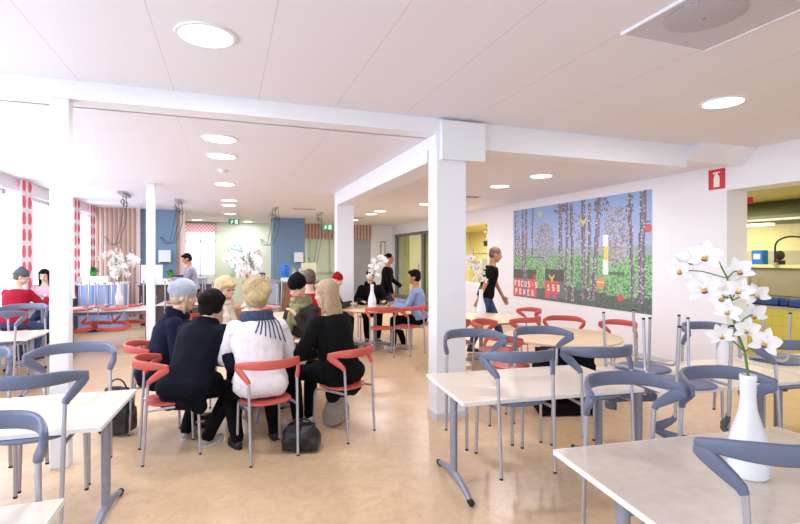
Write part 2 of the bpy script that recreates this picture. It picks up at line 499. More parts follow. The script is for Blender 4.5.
# kitchen shell behind the right-hand wall
b = MB(); b.box((10.2, -3.2, 0), (10.4, 19.3, 2.8)); b.box((6.82, 19.2, 0), (10.4, 19.3, 2.8)); b.box((6.42, -3.3, 0), (10.4, -3.2, 2.8))
struct('wall_kitchen', b, CREAMW)
struct('ceiling_kitchen', MB().box((6.82, -3.2, 2.70), (10.4, 19.3, 2.8)), M('kitchen_ceiling_paint', (196, 188, 116), 0.6))

# ------------------------------------------------------------------ chairs
PLAN = [(-.270, -.050), (-.245, -.118), (-.212, -.180), (-.165, -.232), (-.100, -.268), (0.0, -.284)]
PLAN = PLAN + [(-x, y) for x, y in PLAN[-2::-1]]


def plan_curve():
    out = []; n = len(PLAN)
    for i in range(n - 1):
        p0 = PLAN[max(0, i - 1)]; p1 = PLAN[i]; p2 = PLAN[i + 1]; p3 = PLAN[min(n - 1, i + 2)]
        for k in range(10):
            t = k / 10
            out.append(Vector([0.5 * ((2 * p1[j]) + (-p0[j] + p2[j]) * t + (2 * p0[j] - 5 * p1[j] + 4 * p2[j] - p3[j]) * t * t + (-p0[j] + 3 * p1[j] - 3 * p2[j] + p3[j]) * t ** 3) for j in range(2)]))
    out.append(Vector(PLAN[-1]))
    acc = [0.0]
    for a, c in zip(out, out[1:]): acc.append(acc[-1] + (c - a).length)
    return out, acc


def band_mesh():
    """bow and arm limbs cut from one bent sheet: stations are (arc length, height, half width, half thickness)"""
    pts, acc = plan_curve(); L = acc[-1]

    def at(s_):
        if s_ <= 0: d = (pts[1] - pts[0]).normalized(); return pts[0] + d * s_, d
        if s_ >= L: d = (pts[-1] - pts[-2]).normalized(); return pts[-1] + d * (s_ - L), d
        for i in range(len(acc) - 1):
            if acc[i + 1] >= s_:
                t = (s_ - acc[i]) / (acc[i + 1] - acc[i]); return pts[i].lerp(pts[i + 1], t), (pts[i + 1] - pts[i]).normalized()
    b = MB()

    def sweep(st):
        rs = []; n = len(st)
        for i, (s_, z, a, th) in enumerate(st):
            q0 = st[max(0, i - 1)]; q1 = st[min(n - 1, i + 1)]; t = Vector((q1[0] - q0[0], q1[1] - q0[1])).normalized(); nn = Vector((-t.y, t.x))
            ring = []
            for k in range(16):
                an = 2 * PI * k / 16; ca = math.copysign(abs(math.cos(an)) ** .55, math.cos(an)); sa = math.copysign(abs(math.sin(an)) ** .7, math.sin(an))
                c, d = at(s_ + nn.x * a * ca); no = Vector((-d.y, d.x))
                ring.append((c.x + no.x * th * sa, c.y + no.y * th * sa, z + nn.y * a * ca))
            rs.append(ring)
        b.rings(rs)
    n = 40; st = []
    for k in range(n + 1):
        t = k / n; e = 1 - abs(2 * t - 1); w = math.sin(PI / 2 * min(1, e * 1.6))
        st.append((.012 + t * (L - .024), .782 + .018 * w, .020 + .018 * w, .0145 - .003 * w))
    st = [(.004, .780, .012, .010)] + st + [(L - .004, .780, .012, .010)]
    sweep(st)
    lim = [(.006, .775, .014, .010), (.016, .768, .030, .014), (.045, .748, .032, .0145), (.085, .720, .029, .015), (.125, .690, .024, .016), (.150, .668, .019, .0165), (.157, .650, .0165, .0165)]
    sweep(lim); sweep([(L - s_, z, a, th) for s_, z, a, th in lim])
    return b


def chair_spec(plastic):
    n = plastic.name
    b = MB(); rs = []
    for z, q in ((0.447, 0.86), (0.452, 0.96), (0.460, 1.0), (0.468, 0.985), (0.471, 0.93), (0.468, 0.6), (0.466, 0.25)):
        ring = []
        for k in range(32):
            a = 2 * PI * k / 32; e = 0.8
            x = math.copysign(abs(math.cos(a)) ** e, math.cos(a)) * 0.205; y = math.copysign(abs(math.sin(a)) ** e, math.sin(a)) * 0.205
            y += 0.0
            ring.append((x * q, y * q, z))
        rs.append(ring)
    seat = b.rings(rs).mesh('seat_' + n, plastic, 50)
    back = band_mesh().mesh('backrest_' + n, plastic, 60)
    legs = []
    for sx in (-1, 1):
        f = MB().tube(fillet([(sx * .188, .20, 0.012), (sx * .182, .185, 0.435), (sx * .20, -.208, 0.435)], 0.07), 0.0112, seg=10).mesh('leg_front', SILV)
        r = MB().tube([(sx * .197, -.232, 0.012), (sx * .2035, -.194, 0.66)], 0.0118, seg=10).mesh('leg_rear', SILV)
        cf = MB().lathe([(.012, 0), (.0122, .012), (.011, .014)], seg=10, c=(sx * .188, .20, 0)).mesh('foot_cap', CAPB)
        cr = MB().lathe([(.0125, 0), (.0127, .012), (.011, .014)], seg=10, c=(sx * .197, -.232, 0)).mesh('foot_cap', CAPB)
        legs += [('leg', f, [('foot_cap', cf, [])]), ('leg', r, [('foot_cap', cr, [])])]
    return [('seat', seat, []), ('backrest', back, [])] + legs


GREYCH = chair_spec(GREYP); REDCH = chair_spec(REDP)


def chair(spec, x, y, h, label, group, z=0.0, flip=False):
    o = tag(link('canteen_chair', None), label, 'chair', group)
    if flip:      # upside down: local +y still looks along the heading, the seat lies on a table top
        o.rotation_euler = (PI, 0, -math.radians(h + 180)); o.location = (x, y, z + 0.4715)
    else:
        o.rotation_euler = (0, 0, -math.radians(h)); o.location = (x, y, z)
    build(spec, o)
    return o


# ------------------------------------------------------------------ tables
TH = 0.72


def rect_table(x, y, rot, label, group, L=1.4, D=0.8, top=TOPM, name='canteen_table', th=TH):
    t = thing(name, label, 'table', (x, y, 0), rot, group)
    b = MB(); b.box((-L / 2 + .006, -D / 2 + .006, th - .024), (L / 2 - .006, D / 2 - .006, th), top)
    tt = link('tabletop', b.mesh('tabletop', None, 0), t)
    e = MB()
    for a, c in (((-L / 2, -D / 2), (L / 2, -D / 2 + .006)), ((-L / 2, D / 2 - .006), (L / 2, D / 2)), ((-L / 2, -D / 2 + .006), (-L / 2 + .006, D / 2 - .006)), ((L / 2 - .006, -D / 2 + .006), (L / 2, D / 2 - .006))):
        e.box((a[0], a[1], th - .025), (c[0], c[1], th - .0005))
    link('edge_band', e.mesh('edge_band', TOPE, 0), tt)['label'] = 'pale edging strip'
    xe = L / 2 - 0.085
    r = MB(); r.box((-xe, -0.018, th - .125), (xe, 0.018, th - .075))
    for sx in (-1, 1): r.box((sx * xe - .02, -D / 2 + .10, th - .048), (sx * xe + .02, D / 2 - .10, th - .0255))
    link('frame_rail', r.mesh('frame_rail', SILVD, 0), t)
    for sx in (-1, 1):
        p = MB(); p.rings([[(sx * xe + .026 * math.cos(2 * PI * k / 20), .034 * math.sin(2 * PI * k / 20), z) for k in range(20)] for z in (0.06, th - .047)])
        lg = link('leg', p.mesh('leg', SILVD), t)
        pts = []
        for k in range(13):
            q = -1 + 2 * k / 12; pts.append((sx * xe, q * (D / 2 - .08), 0.026 + 0.058 * (1 - abs(q) ** 1.8)))
        f = MB().tube(pts, [0.018 + 0.010 * (1 - abs(-1 + 2 * k / 12)) for k in range(13)], seg=12)
        link('foot', f.mesh('foot', SILVD), lg)
        for sy in (-1, 1):
            link('foot_cap', MB().cap((sx * xe, sy * (D / 2 - .10), .026), (sx * xe, sy * (D / 2 - .062), .023), .0205, .0215).mesh('foot_cap', CAPB), lg)
    return t


def loc2w(tx, ty, rot, u, v):
    a = math.radians(rot); return tx + u * math.cos(a) + v * math.sin(a), ty - u * math.sin(a) + v * math.cos(a)


ROUND = {}


def round_table(x, y, label, group, r=0.65, a0=20.0, edge=EDGER):
    t = thing('round_table', label, 'table', (x, y, 0), a0, group)
    key = (r, edge.name)
    if key not in ROUND:
        tp = MB().lathe([(0.01, TH - .026), (r - .004, TH - .026), (r - .004, TH - .0005), (r - .006, TH), (0.01, TH)], seg=56).mesh('tabletop', TOPR, 30)
        eb = MB(); n = 56
        eb.rings([[(q * math.cos(2 * PI * k / n), q * math.sin(2 * PI * k / n), z) for k in range(n)] for q, z in ((r - .004, TH - .026), (r, TH - .022), (r, TH - .004), (r - .004, TH - .0005))], None, False)
        ed = eb.mesh('edge_band', edge, 40)
        cl = MB().lathe([(.032, .06), (.032, TH - .04), (.12, TH - .034), (.12, TH - .026)], seg=20).mesh('pedestal', SILVD)
        fs = []
        for k in range(4):
            a = k * PI / 2; c, s_ = math.cos(a), math.sin(a)
            fs.append(MB().tube([(c * q, s_ * q, z) for q, z in ((.02, .085), (.15, .075), (.30, .052), (.42, .028))], [.03, .028, .023, .018], seg=10).mesh('foot', SILVD))
        ROUND[key] = [('tabletop', tp, [('edge_band', ed, [], 'darker wooden edging')]), ('pedestal', cl, [('foot', f, []) for f in fs])]
    build(ROUND[key], t)
    return t


GR_HUNG = 'grey chairs hung on the grey-legged tables'
GR_RED = 'red chairs standing at the round tables'
GR_REDUP = 'red chairs turned upside down on tables'
GR_TAB = 'rectangular tables with grey legs'
GR_ROUND = 'round tables with one pedestal'

TABS = dict(
    A=(2.18, 3.14, 5.5), B=(2.17, 1.51, 6.5), C=(-1.345, 3.546, 3.5), D=(-1.318, 1.853, 1.0), E=(3.66, 2.876, 5.0), F=(5.09, 2.75, 5.0))
rect_table(*TABS['A'], 'rectangular table right of the white column with four grey chairs hung on it', GR_TAB)
rect_table(*TABS['B'], 'nearest rectangular table, holding the white ribbed vase at bottom right', GR_TAB, top=TOPG)
rect_table(*TABS['C'], 'rectangular pale table at left with grey chairs hung on both sides', GR_TAB)
rect_table(*TABS['D'], 'pale table of which only a corner shows at bottom left', GR_TAB)
rect_table(*TABS['E'], 'rectangular table at right carrying two upside-down grey chairs', GR_TAB)
rect_table(*TABS['F'], 'table at the right edge with an upside-down chair before the kitchen opening', GR_TAB)
TABS['G'] = (-2.62, 7.10, 2.0)
rect_table(*TABS['G'], 'small pale table at far left beside the windows', GR_TAB, L=0.86, D=0.74)


def hung(tab, u, side, label, D=0.8):
    x, y, r = TABS[tab]; v = (-1 if side == 'near' else 1) * (D / 2 - 0.165)
    X, Y = loc2w(x, y, r, u, v)
    chair(GREYCH, X, Y, r + (0 if side == 'near' else 180), label, GR_HUNG, z=TH - 0.026 - 0.4725)


hung('A', -0.265, 'near', 'grey chair hung on the near side, left end, of the table by the column')
hung('A', 0.36, 'near', 'grey chair hung second from the left on the near side of the column table')
hung('A', -0.31, 'far', 'grey chair hung on the far side of the column table, in front of the column')
hung('A', 0.31, 'far', 'grey chair hung on the far side of the column table, before the black bag')
hung('B', -0.29, 'far', 'grey chair hung at the far left side of the table with the ribbed vase')
hung('B', 0.29, 'far', 'grey chair hung right behind the ribbed white vase')
hung('B', -0.27, 'near', 'grey chair cut off at bottom right, in front of the ribbed white vase')
hung('C', 0.33, 'near', 'grey chair hung on the near side of the pale left table')
hung('C', 0.32, 'far', 'grey chair hung on the far side of the left table, before the thin column')
hung('C', -0.29, 'far', 'grey chair at left edge whose curved arm tip shows above the left table')
hung('D', 0.40, 'far', 'grey chair cut by the left edge behind the bottom-left table corner')
hung('E', 0.45, 'far', 'grey chair hung on the far side of the right table, against the white wall')
hung('E', 0.43, 'near', 'grey chair hung on the near side of the right table, beyond the orchid')
hung('G', 0.13, 'near', 'grey chair on the near side of the small window table', D=0.74)
hung('G', 0.15, 'far', 'grey chair on the far side of the small window table', D=0.74)
GR_GUP = 'grey chairs turned upside down on the right-hand tables'
x, y = loc2w(*TABS['E'], -0.42, -0.235); chair(GREYCH, x, y, 14, 'upside-down grey chair with its back hanging over the near edge of the right table', GR_GUP, z=TH, flip=True)
x, y = loc2w(*TABS['E'], -0.36, 0.245); chair(GREYCH, x, y, 172, 'upside-down grey chair on the far side of the right table, under the mural corner', GR_GUP, z=TH, flip=True)
x, y = loc2w(*TABS['F'], -0.36, 0.20); chair(GREYCH, x, y, 176, 'upside-down grey chair with legs in front of the yellow counter', GR_GUP, z=TH, flip=True)

# round tables
R1 = (0.345, 5.368); R2 = (3.72, 6.63); R3 = (3.80, 4.80); R4 = (2.555, 8.496); R6 = (0.35, 9.43); R7 = (1.0, 8.0)
round_table(*R1, 'round table where six people in winter clothes sit eating', GR_ROUND, 0.58, 10)
round_table(*R2, 'round beech table behind the column with a white vase and the walking man', GR_ROUND, 0.66)
round_table(*R3, 'round beech table below the forest mural with red chairs', GR_ROUND, 0.68, 40, TOPR)
round_table(*R4, 'round table with the man in a blue shirt and a white vase', GR_ROUND, 0.64)
round_table(*R6, 'round table carrying the big white orchids and upturned red chairs', GR_ROUND, 0.6)
round_table(*R7, 'round table in front of the man with short brown hair', GR_ROUND, 0.5, 30)


def rc(tab, ang, dist, label, turn=0.0, group=GR_RED):
    """a red chair at a round table: ang = compass bearing of the chair from the table centre"""
    a = math.radians(ang); x = tab[0] + dist * math.sin(a); y = tab[1] + dist * math.cos(a)
    return chair(REDCH, x, y, ang + 180 + turn, label, group)


chair(REDCH, -0.455, 4.54, 78, 'red chair under the woman in the long dark coat', GR_RED)
chair(REDCH, -0.66, 5.30, 85, 'red chair under the woman in the pale grey knit cap', GR_RED)
chair(REDCH, 0.307, 4.267, -14, 'red chair under the person in the white jacket', GR_RED)
chair(REDCH, 1.03, 4.50, -37, 'red chair under the woman in black with long blonde hair', GR_RED)
chair(REDCH, 0.96, 5.87, 236, 'red chair under the person in the black knit cap', GR_RED)
chair(REDCH, -0.16, 5.98, 142, 'red chair under the blonde woman in a cream scarf', GR_RED)
rc(R4, 188, 0.72, 'red chair nearest us at the blue-shirt man\'s table', 6)
rc(R4, 152, 0.80, 'red chair between the blue-shirt man and the nearest chair of his table')
rc(R4, 116, 0.86, 'red chair under the man in the blue shirt')
rc(R4, 9, 0.93, 'red chair under the man in a black cap')
rc(R4, 292, 0.86, 'red chair under the person in the crimson knit cap')
rc(R2, 165, 0.78, 'red chair at the near side of the vase table behind the column')
rc(R2, 236, 0.80, 'red chair left of the near side of the vase table')
rc(R2, 92, 0.74, 'red chair right of the vase table, close to the mural wall')
rc(R3, 322, 0.86, 'red chair on the far side of the mural table, left')
rc(R3, 40, 0.80, 'red chair on the far side of the mural table, right')
rc(R3, 84, 0.86, 'red chair right of the mural table, next to the white wall')
rc(R3, 260, 0.84, 'red chair left of the mural table, behind the hung grey chairs')
chair(REDCH, 1.12, 7.03, -5, 'red chair under the man with short brown hair', GR_RED)

# upturned red chairs at the back left
TABS['H'] = (-2.05, 10.15, 5.0); TABS['I'] = (-0.85, 10.9, 5.0)
rect_table(*TABS['H'], 'back-left table loaded with upside-down red chairs', GR_TAB)
rect_table(*TABS['I'], 'second back-left table with upside-down red chairs, beyond the thin column', GR_TAB, L=0.9)
pos = [('H', -.42, -.24, 5, 'upside-down red chair at the near left of the back-left table'), ('H', .14, -.24, 2, 'upside-down red chair at the near right of the back-left table'),
       ('H', -.30, .24, 185, 'upside-down red chair at the far left of the back-left table'), ('H', .25, .24, 186, 'upside-down red chair at the far right of the back-left table'),
       ('I', -.08, -.24, 4, 'upside-down red chair at the near side of the table past the thin column'),
       ('I', .15, .24, 183, 'upside-down red chair at the far side of the table past the thin column')]
for k, u, v, h, lb in pos:
    x, y = loc2w(*TABS[k], u, v); chair(REDCH, x, y, h, lb, GR_REDUP, z=TH, flip=True)
for ang, lb in ((150, 'upside-down red chair below the big white orchids, right'), (225, 'upside-down red chair below the big white orchids, left'), (310, 'upside-down red chair behind the big white orchids, left'), (55, 'upside-down red chair behind the big white orchids, right')):
    a = math.radians(ang); chair(REDCH, R6[0] + .42 * math.sin(a), R6[1] + .42 * math.cos(a), ang + 180, lb, GR_REDUP, z=TH, flip=True)

# ------------------------------------------------------------------ people
_TEX = bpy.data.textures.new('folds', 'CLOUDS'); _TEX.noise_scale = 0.14; _TEX.noise_depth = 2
_TEXH = bpy.data.textures.new('locks', 'CLOUDS'); _TEXH.noise_scale = 0.035; _TEXH.noise_depth = 1


def fuse(mb, voxel, smooth=3, fold=0.0, tex=None):
    me = bpy.data.meshes.new('soup'); me.from_pydata(mb.v, [], mb.f)
    bm = bmesh.new(); bm.from_mesh(me); bmesh.ops.recalc_face_normals(bm, faces=bm.faces); bm.to_mesh(me); bm.free()
    o = bpy.data.objects.new('soup', me); COL.objects.link(o)
    r = o.modifiers.new('r', 'REMESH'); r.mode = 'VOXEL'; r.voxel_size = voxel; r.use_smooth_shade = True
    if fold:
        d = o.modifiers.new('d', 'DISPLACE'); d.texture = tex or _TEX; d.strength = fold; d.mid_level = 0.5; d.texture_coords = 'LOCAL'
    if smooth:
        s_ = o.modifiers.new('s', 'SMOOTH'); s_.factor = 0.5; s_.iterations = smooth
    dg = bpy.context.evaluated_depsgraph_get()
    out = bpy.data.meshes.new_from_object(o.evaluated_get(dg))
    bpy.data.objects.remove(o); bpy.data.meshes.remove(me)
    out.polygons.foreach_set('use_smooth', [True] * len(out.polygons))
    return out


def ik(a, c, l1, l2, pole):
    a, c, pole = Vector(a), Vector(c), Vector(pole)
    d = c - a; L = d.length
    if L > (l1 + l2) * 0.995:
        c = a + d.normalized() * (l1 + l2) * 0.995; d = c - a; L = d.length
    u = d.normalized(); x = (l1 * l1 - l2 * l2 + L * L) / (2 * L)
    h = math.sqrt(max(0, l1 * l1 - x * x))
    p = (pole - u * pole.dot(u)).normalized()
    return a + u * x + p * h, c


def torso(mb, P, up, fw, k=1.0, add=0.0, s0=-0.09, s1=0.54):
    prof = [(-.09, .12, .09), (-.03, .172, .125), (.04, .172, .122), (.14, .148, .108), (.24, .148, .108), (.35, .172, .118), (.43, .168, .105), (.49, .11, .078), (.54, .056, .055)]
    rs = []
    for s_, rx, ry in prof:
        if s_ < s0 or s_ > s1: continue
        c = P + up * s_
        rs.append([c + Vector((1, 0, 0)) * (rx * k + add) * math.cos(2 * PI * q / 20) + fw * (ry * k + add) * math.sin(2 * PI * q / 20) for q in range(20)])
    mb.rings(rs)


def hand(mb, w, d, nrm, side, curl=0.5, S=1.0):
    """palm, four unequal curled fingers and a thumb; d = direction of the hand, nrm = back of the hand"""
    d = d.normalized(); nrm = (nrm - d * nrm.dot(d)).normalized(); lat = d.cross(nrm) * side
    for k in range(4):
        o = lat * (-.028 + .0187 * k) * S
        knu = w + d * .082 * S + o - nrm * .003 * abs(k - 1.5)
        mb.cap(w + o * 0.7 + d * .01, knu, .0135 * S, .0115 * S, 8)
        L = (.066, .078, .072, .056)[k] * S; p = knu; an = curl * .6
        for j, q in enumerate((.5, .3, .2)):
            dr = d * math.cos(an) - nrm * math.sin(an); n2 = p + dr * L * q
            mb.cap(p, n2, .0098 * S - .0006 * j, .0092 * S - .0006 * j, 8); p = n2; an += curl
    th = w + d * .02 * S - lat * -.0 + lat * .026 * S * -1
    t1 = th + (d * .6 - lat * .7 - nrm * .35).normalized() * .045 * S
    t2 = t1 + (d * .9 - lat * .1 - nrm * .4).normalized() * .034 * S
    mb.cap(th, t1, .0135 * S, .0115 * S, 8); mb.cap(t1, t2, .0112 * S, .0095 * S, 8)


def person(label, x, y, h, seat=0.47, lean=12, hp=10, hy=0, hands=None, feet=None, jacket=BLACKC, trousers=BLACKC, shoe=SHOEB, skin=SKIN,
           hair=None, hairm=DARKH, hat=None, scarf=None, coat=0.0, S=1.0, sh=0.172, vox=0.0075, short=False, pelvis_y=0.0, group='people in the canteen', collar=None, dz=0.0, lat_lean=0.0, bulk=0.0, curl=0.45):
    standing = seat is None
    P = Vector((0, pelvis_y, (0.94 * S if standing else seat + 0.105)))
    th = math.radians(lean); ll = math.radians(lat_lean)
    up = Vector((math.sin(ll), math.sin(th), math.cos(th))).normalized(); fw = Vector((0, math.cos(th), -math.sin(th)))
    kS = S
    nb = P + up * .52 * kS
    hd_dir = (up * 0.55 + Vector((0, 0, 1)) * 0.45 + fw * math.sin(math.radians(hp)) * 0.3).normalized()
    H = nb + hd_dir * .165 * kS + fw * .015
    hm = Matrix.Translation(H) @ Matrix.Rotation(-math.radians(hy), 4, 'Z') @ Matrix.Rotation(-math.radians(hp), 4, 'X') @ Matrix.Scale(kS, 4)
    hr = hm.to_3x3()

    def hl(p): return hm @ Vector(p)
    shl = [P + up * .445 * kS + Vector((sx * sh * kS, 0, 0)) for sx in (-1, 1)]
    hands = hands or [(-.17, .38, .80), (.17, .38, .80)]
    feet = feet or [(-.11, .40), (.11, .40)]
    body = MB(); top = MB(); leg = MB()
    torso(body, P, up * kS, fw, .9 * kS)
    torso(top, P, up * kS, fw, 1.04 * kS, .014 + bulk, -0.03 if not coat else -.09, .50)
    # head
    body.ell(hl((0, -.014, .032)), (.076 * kS, .094 * kS, .086 * kS), hr)
    body.ell(hl((0, .022, -.035)), (.058 * kS, .066 * kS, .072 * kS), hr)
    body.ell(hl((0, .05, -.088)), (.03 * kS, .032 * kS, .026 * kS), hr)
    for sx in (-1, 1):
        body.ell(hl((sx * .036, .052, -.022)), (.028 * kS, .03 * kS, .026 * kS), hr)
        body.ell(hl((sx * .078, -.008, -.008)), (.011 * kS, .021 * kS, .032 * kS), hr)
    body.cap(hl((0, .083, .022)), hl((0, .103, -.016)), .010 * kS, .0135 * kS, 8)
    body.cap(hl((-.04, .070, .034)), hl((.04, .070, .034)), .014 * kS, .014 * kS, 8)
    body.ell(hl((0, .084, -.052)), (.026 * kS, .011 * kS, .012 * kS), hr)
    body.cap(hl((0, -.03, -.055)), nb - up * .03, .052 * kS, .058 * kS)
    # arms
    for i, sx in enumerate((-1, 1)):
        a = shl[i]
        el, wr = ik(a, hands[i], .285 * kS, .25 * kS, Vector((sx * .58, -.35, -.9)))
        body.cap(P + up * .43 * kS, a, .06 * kS, .05 * kS); body.cap(a, el, .044 * kS, .036 * kS); body.cap(el, wr, .036 * kS, .026 * kS)
        fd = (wr - el).normalized(); hd = (fd + Vector((-sx * .15, .1, 0)) * .8).normalized()
        nrm = Vector((0, 0, 1)) if abs(hd.z) < .8 else Vector((sx, .3, 0))
        hand(body, wr, hd, nrm, sx, curl, kS)
        g = .014 + bulk * .6
        top.cap(P + up * .41 * kS, a - up * .01, .075 * kS, .052 * kS + g); 
        if short:
            top.cap(a, a.lerp(el, .62), .048 * kS + g, .046 * kS + g)
        else:
            top.cap(a, el, .048 * kS + g, .041 * kS + g); top.cap(el, wr - fd * .012, .041 * kS + g, .032 * kS + g)
    # legs
    ankles = []
    for i, sx in enumerate((-1, 1)):
        hp_ = P + Vector((sx * .088 * kS, 0.0, -.03))
        fx, fy = feet[i][0], feet[i][1]; fz = feet[i][2] if len(feet[i]) > 2 else 0.0
        tgt = Vector((fx, fy, .085 + fz))
        kn, an = ik(hp_, tgt, .43 * kS, .425 * kS, Vector((sx * .12, 1.0, .55)))
        ankles.append((kn, an, fz))
        body.cap(hp_, kn, .075 * kS, .05 * kS); body.cap(kn, an, .05 * kS, .034 * kS)
        leg.cap(P + Vector((sx * .04, -.02, -.01)), hp_, .115 * kS, .098 * kS)
        leg.cap(hp_, kn, .094 * kS, .066 * kS); leg.cap(kn, kn.lerp(an, .45), .064 * kS, .064 * kS); leg.cap(kn.lerp(an, .45), an + Vector((0, 0, .0)), .064 * kS, .05 * kS)
        fo = Vector((an.x - kn.x, an.y - kn.y, 0)) * .0 + Vector((sx * .15, 1, 0)).normalized()
        body.cap(an + Vector((0, 0, -.03)), an + fo * .12 + Vector((0, 0, -.045)), .032, .026)
    if coat and not standing:
        # skirts of a coat lying over the hips and down the sides of the seat
        for sx in (-1, 1):
            top.cap(P + Vector((sx * .10, -.06, .0)), P + Vector((sx * .15, -.03, -coat)), .10, .07)
            top.cap(P + Vector((sx * .10, .05, .02)), P + Vector((sx * .12, .22, -.01)), .105, .085)
        top.cap(P + Vector((-.10, -.10, .0)), P + Vector((.10, -.10, 0)), .10, .10)
        top.cap(P + Vector((-.10, -.12, -coat * .8)), P + Vector((.10, -.12, -coat * .8)), .05, .05)
    elif coat:
        for sx in (-1, 1): top.cap(P + Vector((sx * .08, 0, .02)), P + Vector((sx * .11, -.01, -coat)), .105, .10)
    if collar:
        for k in range(8):
            a0 = 2 * PI * k / 8; a1 = 2 * PI * (k + 1) / 8
            top.cap(nb + Vector((math.cos(a0) * .08, math.sin(a0) * .078 - .012, .015 - .03 * math.sin(a0))), nb + Vector((math.cos(a1) * .08, math.sin(a1) * .078 - .012, .015 - .03 * math.sin(a1))), .040, .040, 8)
    me = fuse(body, vox, 2)
    for m in (skin, LIPS, BROW): me.materials.append(m)
    inv = hm.inverted(); idx = []
    for p in me.polygons:
        q = inv @ p.center
        if abs(q.x) < .026 and q.y > .066 and -.062 < q.z < -.043: idx.append(1)
        elif .012 < abs(q.x) < .048 and q.y > .055 and .030 < q.z < .039: idx.append(2)
        else: idx.append(0)
    me.polygons.foreach_set('material_index', idx)
    o = tag(link('person', me, None, (x, y, dz), (0, 0, -math.radians(h))), label, 'person', group)

    def part(name, mesh, m, label=None):
        mesh.materials.clear(); mesh.materials.append(m)
        q = link(name, mesh, o)
        if label: q['label'] = label
        return q
    for sx in (-1, 1):
        e = MB(); c = hl((sx * .031, .079, .010)); e.ell(c, (.0120 * kS, .0095 * kS, .0058 * kS), hr, EYE, 10, 8); e.ell(hl((sx * .031, .0858, .0075)), (.0060 * kS, .0040 * kS, .0046 * kS), hr, IRIS, 8, 6)
        link('eye', e.mesh('eye', None), o)
    part('jacket' if not short else 'shirt', fuse(top, .010, 2, .022 if not short else .012), jacket)
    part('trousers', fuse(leg, .011, 2, .016), trousers)
    for (kn, an, fz), sx in zip(ankles, (-1, 1)):
        fo = Vector((sx * .15, 1, 0)).normalized(); up_ = MB(); base = an.z - .085
        up_.cap(an + Vector((0, 0, -.02)), an + fo * .02 + Vector((0, 0, -.05)), .043, .042)
        up_.cap(an - fo * .03 + Vector((0, 0, -.05)), an + fo * .15 + Vector((0, 0, -.055)), .036, .032)
        sm = fuse(up_, .008, 2)
        s_ = part('shoe', sm, shoe)
        so = MB(); lat = Vector((fo.y, -fo.x, 0)); ring = []
        for k in range(20):
            a = 2 * PI * k / 20; ring.append(fo * (.055 + .13 * math.cos(a)) + lat * (.046 * math.sin(a)) * (1 + .12 * math.cos(a)))
        c = Vector((an.x, an.y, 0))
        so.rings([[c + q + Vector((0, 0, base + z)) for q in ring] for z in (0.002, .022)])
        link('sole', so.mesh('sole', SOLE if shoe is not SHOEB else CAPB), s_)
    # hair
    if hair:
        hb = MB()
        if hair != 'fringe':
            hb.ell(hl((0, -.026, .045)), (.086 * kS, .098 * kS, .090 * kS), hr)
        if hair == 'short':
            hb.ell(hl((0, -.045, .0)), (.083 * kS, .075 * kS, .085 * kS), hr); hb.ell(hl((0, .045, .095)), (.06 * kS, .045 * kS, .028 * kS), hr)
        if hair == 'crop':
            hb = MB(); hb.ell(hl((0, -.022, .040)), (.081 * kS, .094 * kS, .085 * kS), hr); hb.ell(hl((0, -.045, .0)), (.079 * kS, .068 * kS, .075 * kS), hr)
        if hair == 'locks':
            hb = MB()
            for sx in (-1, 1):
                hb.cap(hl((sx * .070, .03, .03)), hl((sx * .074, .03, -.10)), .016 * kS, .016 * kS); hb.cap(hl((sx * .074, .03, -.10)), hl((sx * .066, .045, -.19)), .016 * kS, .010 * kS)
            hb.ell(hl((0, -.05, -.02)), (.076 * kS, .062 * kS, .07 * kS), hr)
        if hair == 'long':
            for sx in (-1, 1):
                e = hl((sx * .072, -.005, -.09))
                hb.cap(hl((sx * .064, .0, .06)), e, .024 * kS, .024 * kS); hb.cap(e, e + Vector((sx * .004, -.02, -.12)) + fw * .03, .024 * kS, .014 * kS)
            for q in range(7):          # a straight sheet of hair down the back
                a = -.075 + .025 * q; e = nb + Vector((a * 1.05, 0, .03)) - fw * (.062 - a * a * 2)
                hb.cap(hl((a * .85, -.088 + abs(a) * .35, .04)), e, .034 * kS, .032 * kS); hb.cap(e, e - up * (.15 - a * a * 4) - fw * .02, .032 * kS, .016 * kS)
            hb.ell(hl((0, .045, .088)), (.060 * kS, .046 * kS, .026 * kS), hr)
        if hair == 'updo':
            hb.ell(hl((0, -.045, .01)), (.092 * kS, .09 * kS, .10 * kS), hr)
            hb.ell(hl((0, -.075, .115)), (.074 * kS, .06 * kS, .055 * kS), hr); hb.ell(hl((.055, -.10, .05)), (.06 * kS, .05 * kS, .06 * kS), hr); hb.ell(hl((-.05, -.10, .07)), (.06 * kS, .05 * kS, .06 * kS), hr)
            hb.ell(hl((0, -.11, .01)), (.075 * kS, .045 * kS, .07 * kS), hr)
            for k in range(11):
                a = -1.5 + .3 * k; hb.cap(hl((.06 * math.sin(a), -.09, .10)), hl((.125 * math.sin(a), -.11, .11 + .075 * math.cos(a))), .018 * kS, .005 * kS, 8)
            hb.ell(hl((0, .05, .085)), (.06 * kS, .042 * kS, .026 * kS), hr)
        if hair == 'tied':
            hb.ell(hl((0, -.04, .0)), (.083 * kS, .08 * kS, .085 * kS), hr); hb.ell(hl((0, -.105, .02)), (.062 * kS, .055 * kS, .06 * kS), hr); hb.ell(hl((0, -.06, -.06)), (.066 * kS, .045 * kS, .05 * kS), hr)
            hb.ell(hl((0, .040, .080)), (.064 * kS, .05 * kS, .034 * kS), hr); hb.ell(hl((0, -.07, -.02)), (.078 * kS, .05 * kS, .08 * kS), hr)
            for sx in (-1, 1): hb.cap(hl((sx * .064, .02, .055)), hl((sx * .070, -.012, -.045)), .026 * kS, .030 * kS, 8)
        part('hair', fuse(hb, .0075, 2, {'updo': .016, 'tied': .013}.get(hair, .007), _TEXH), hairm)
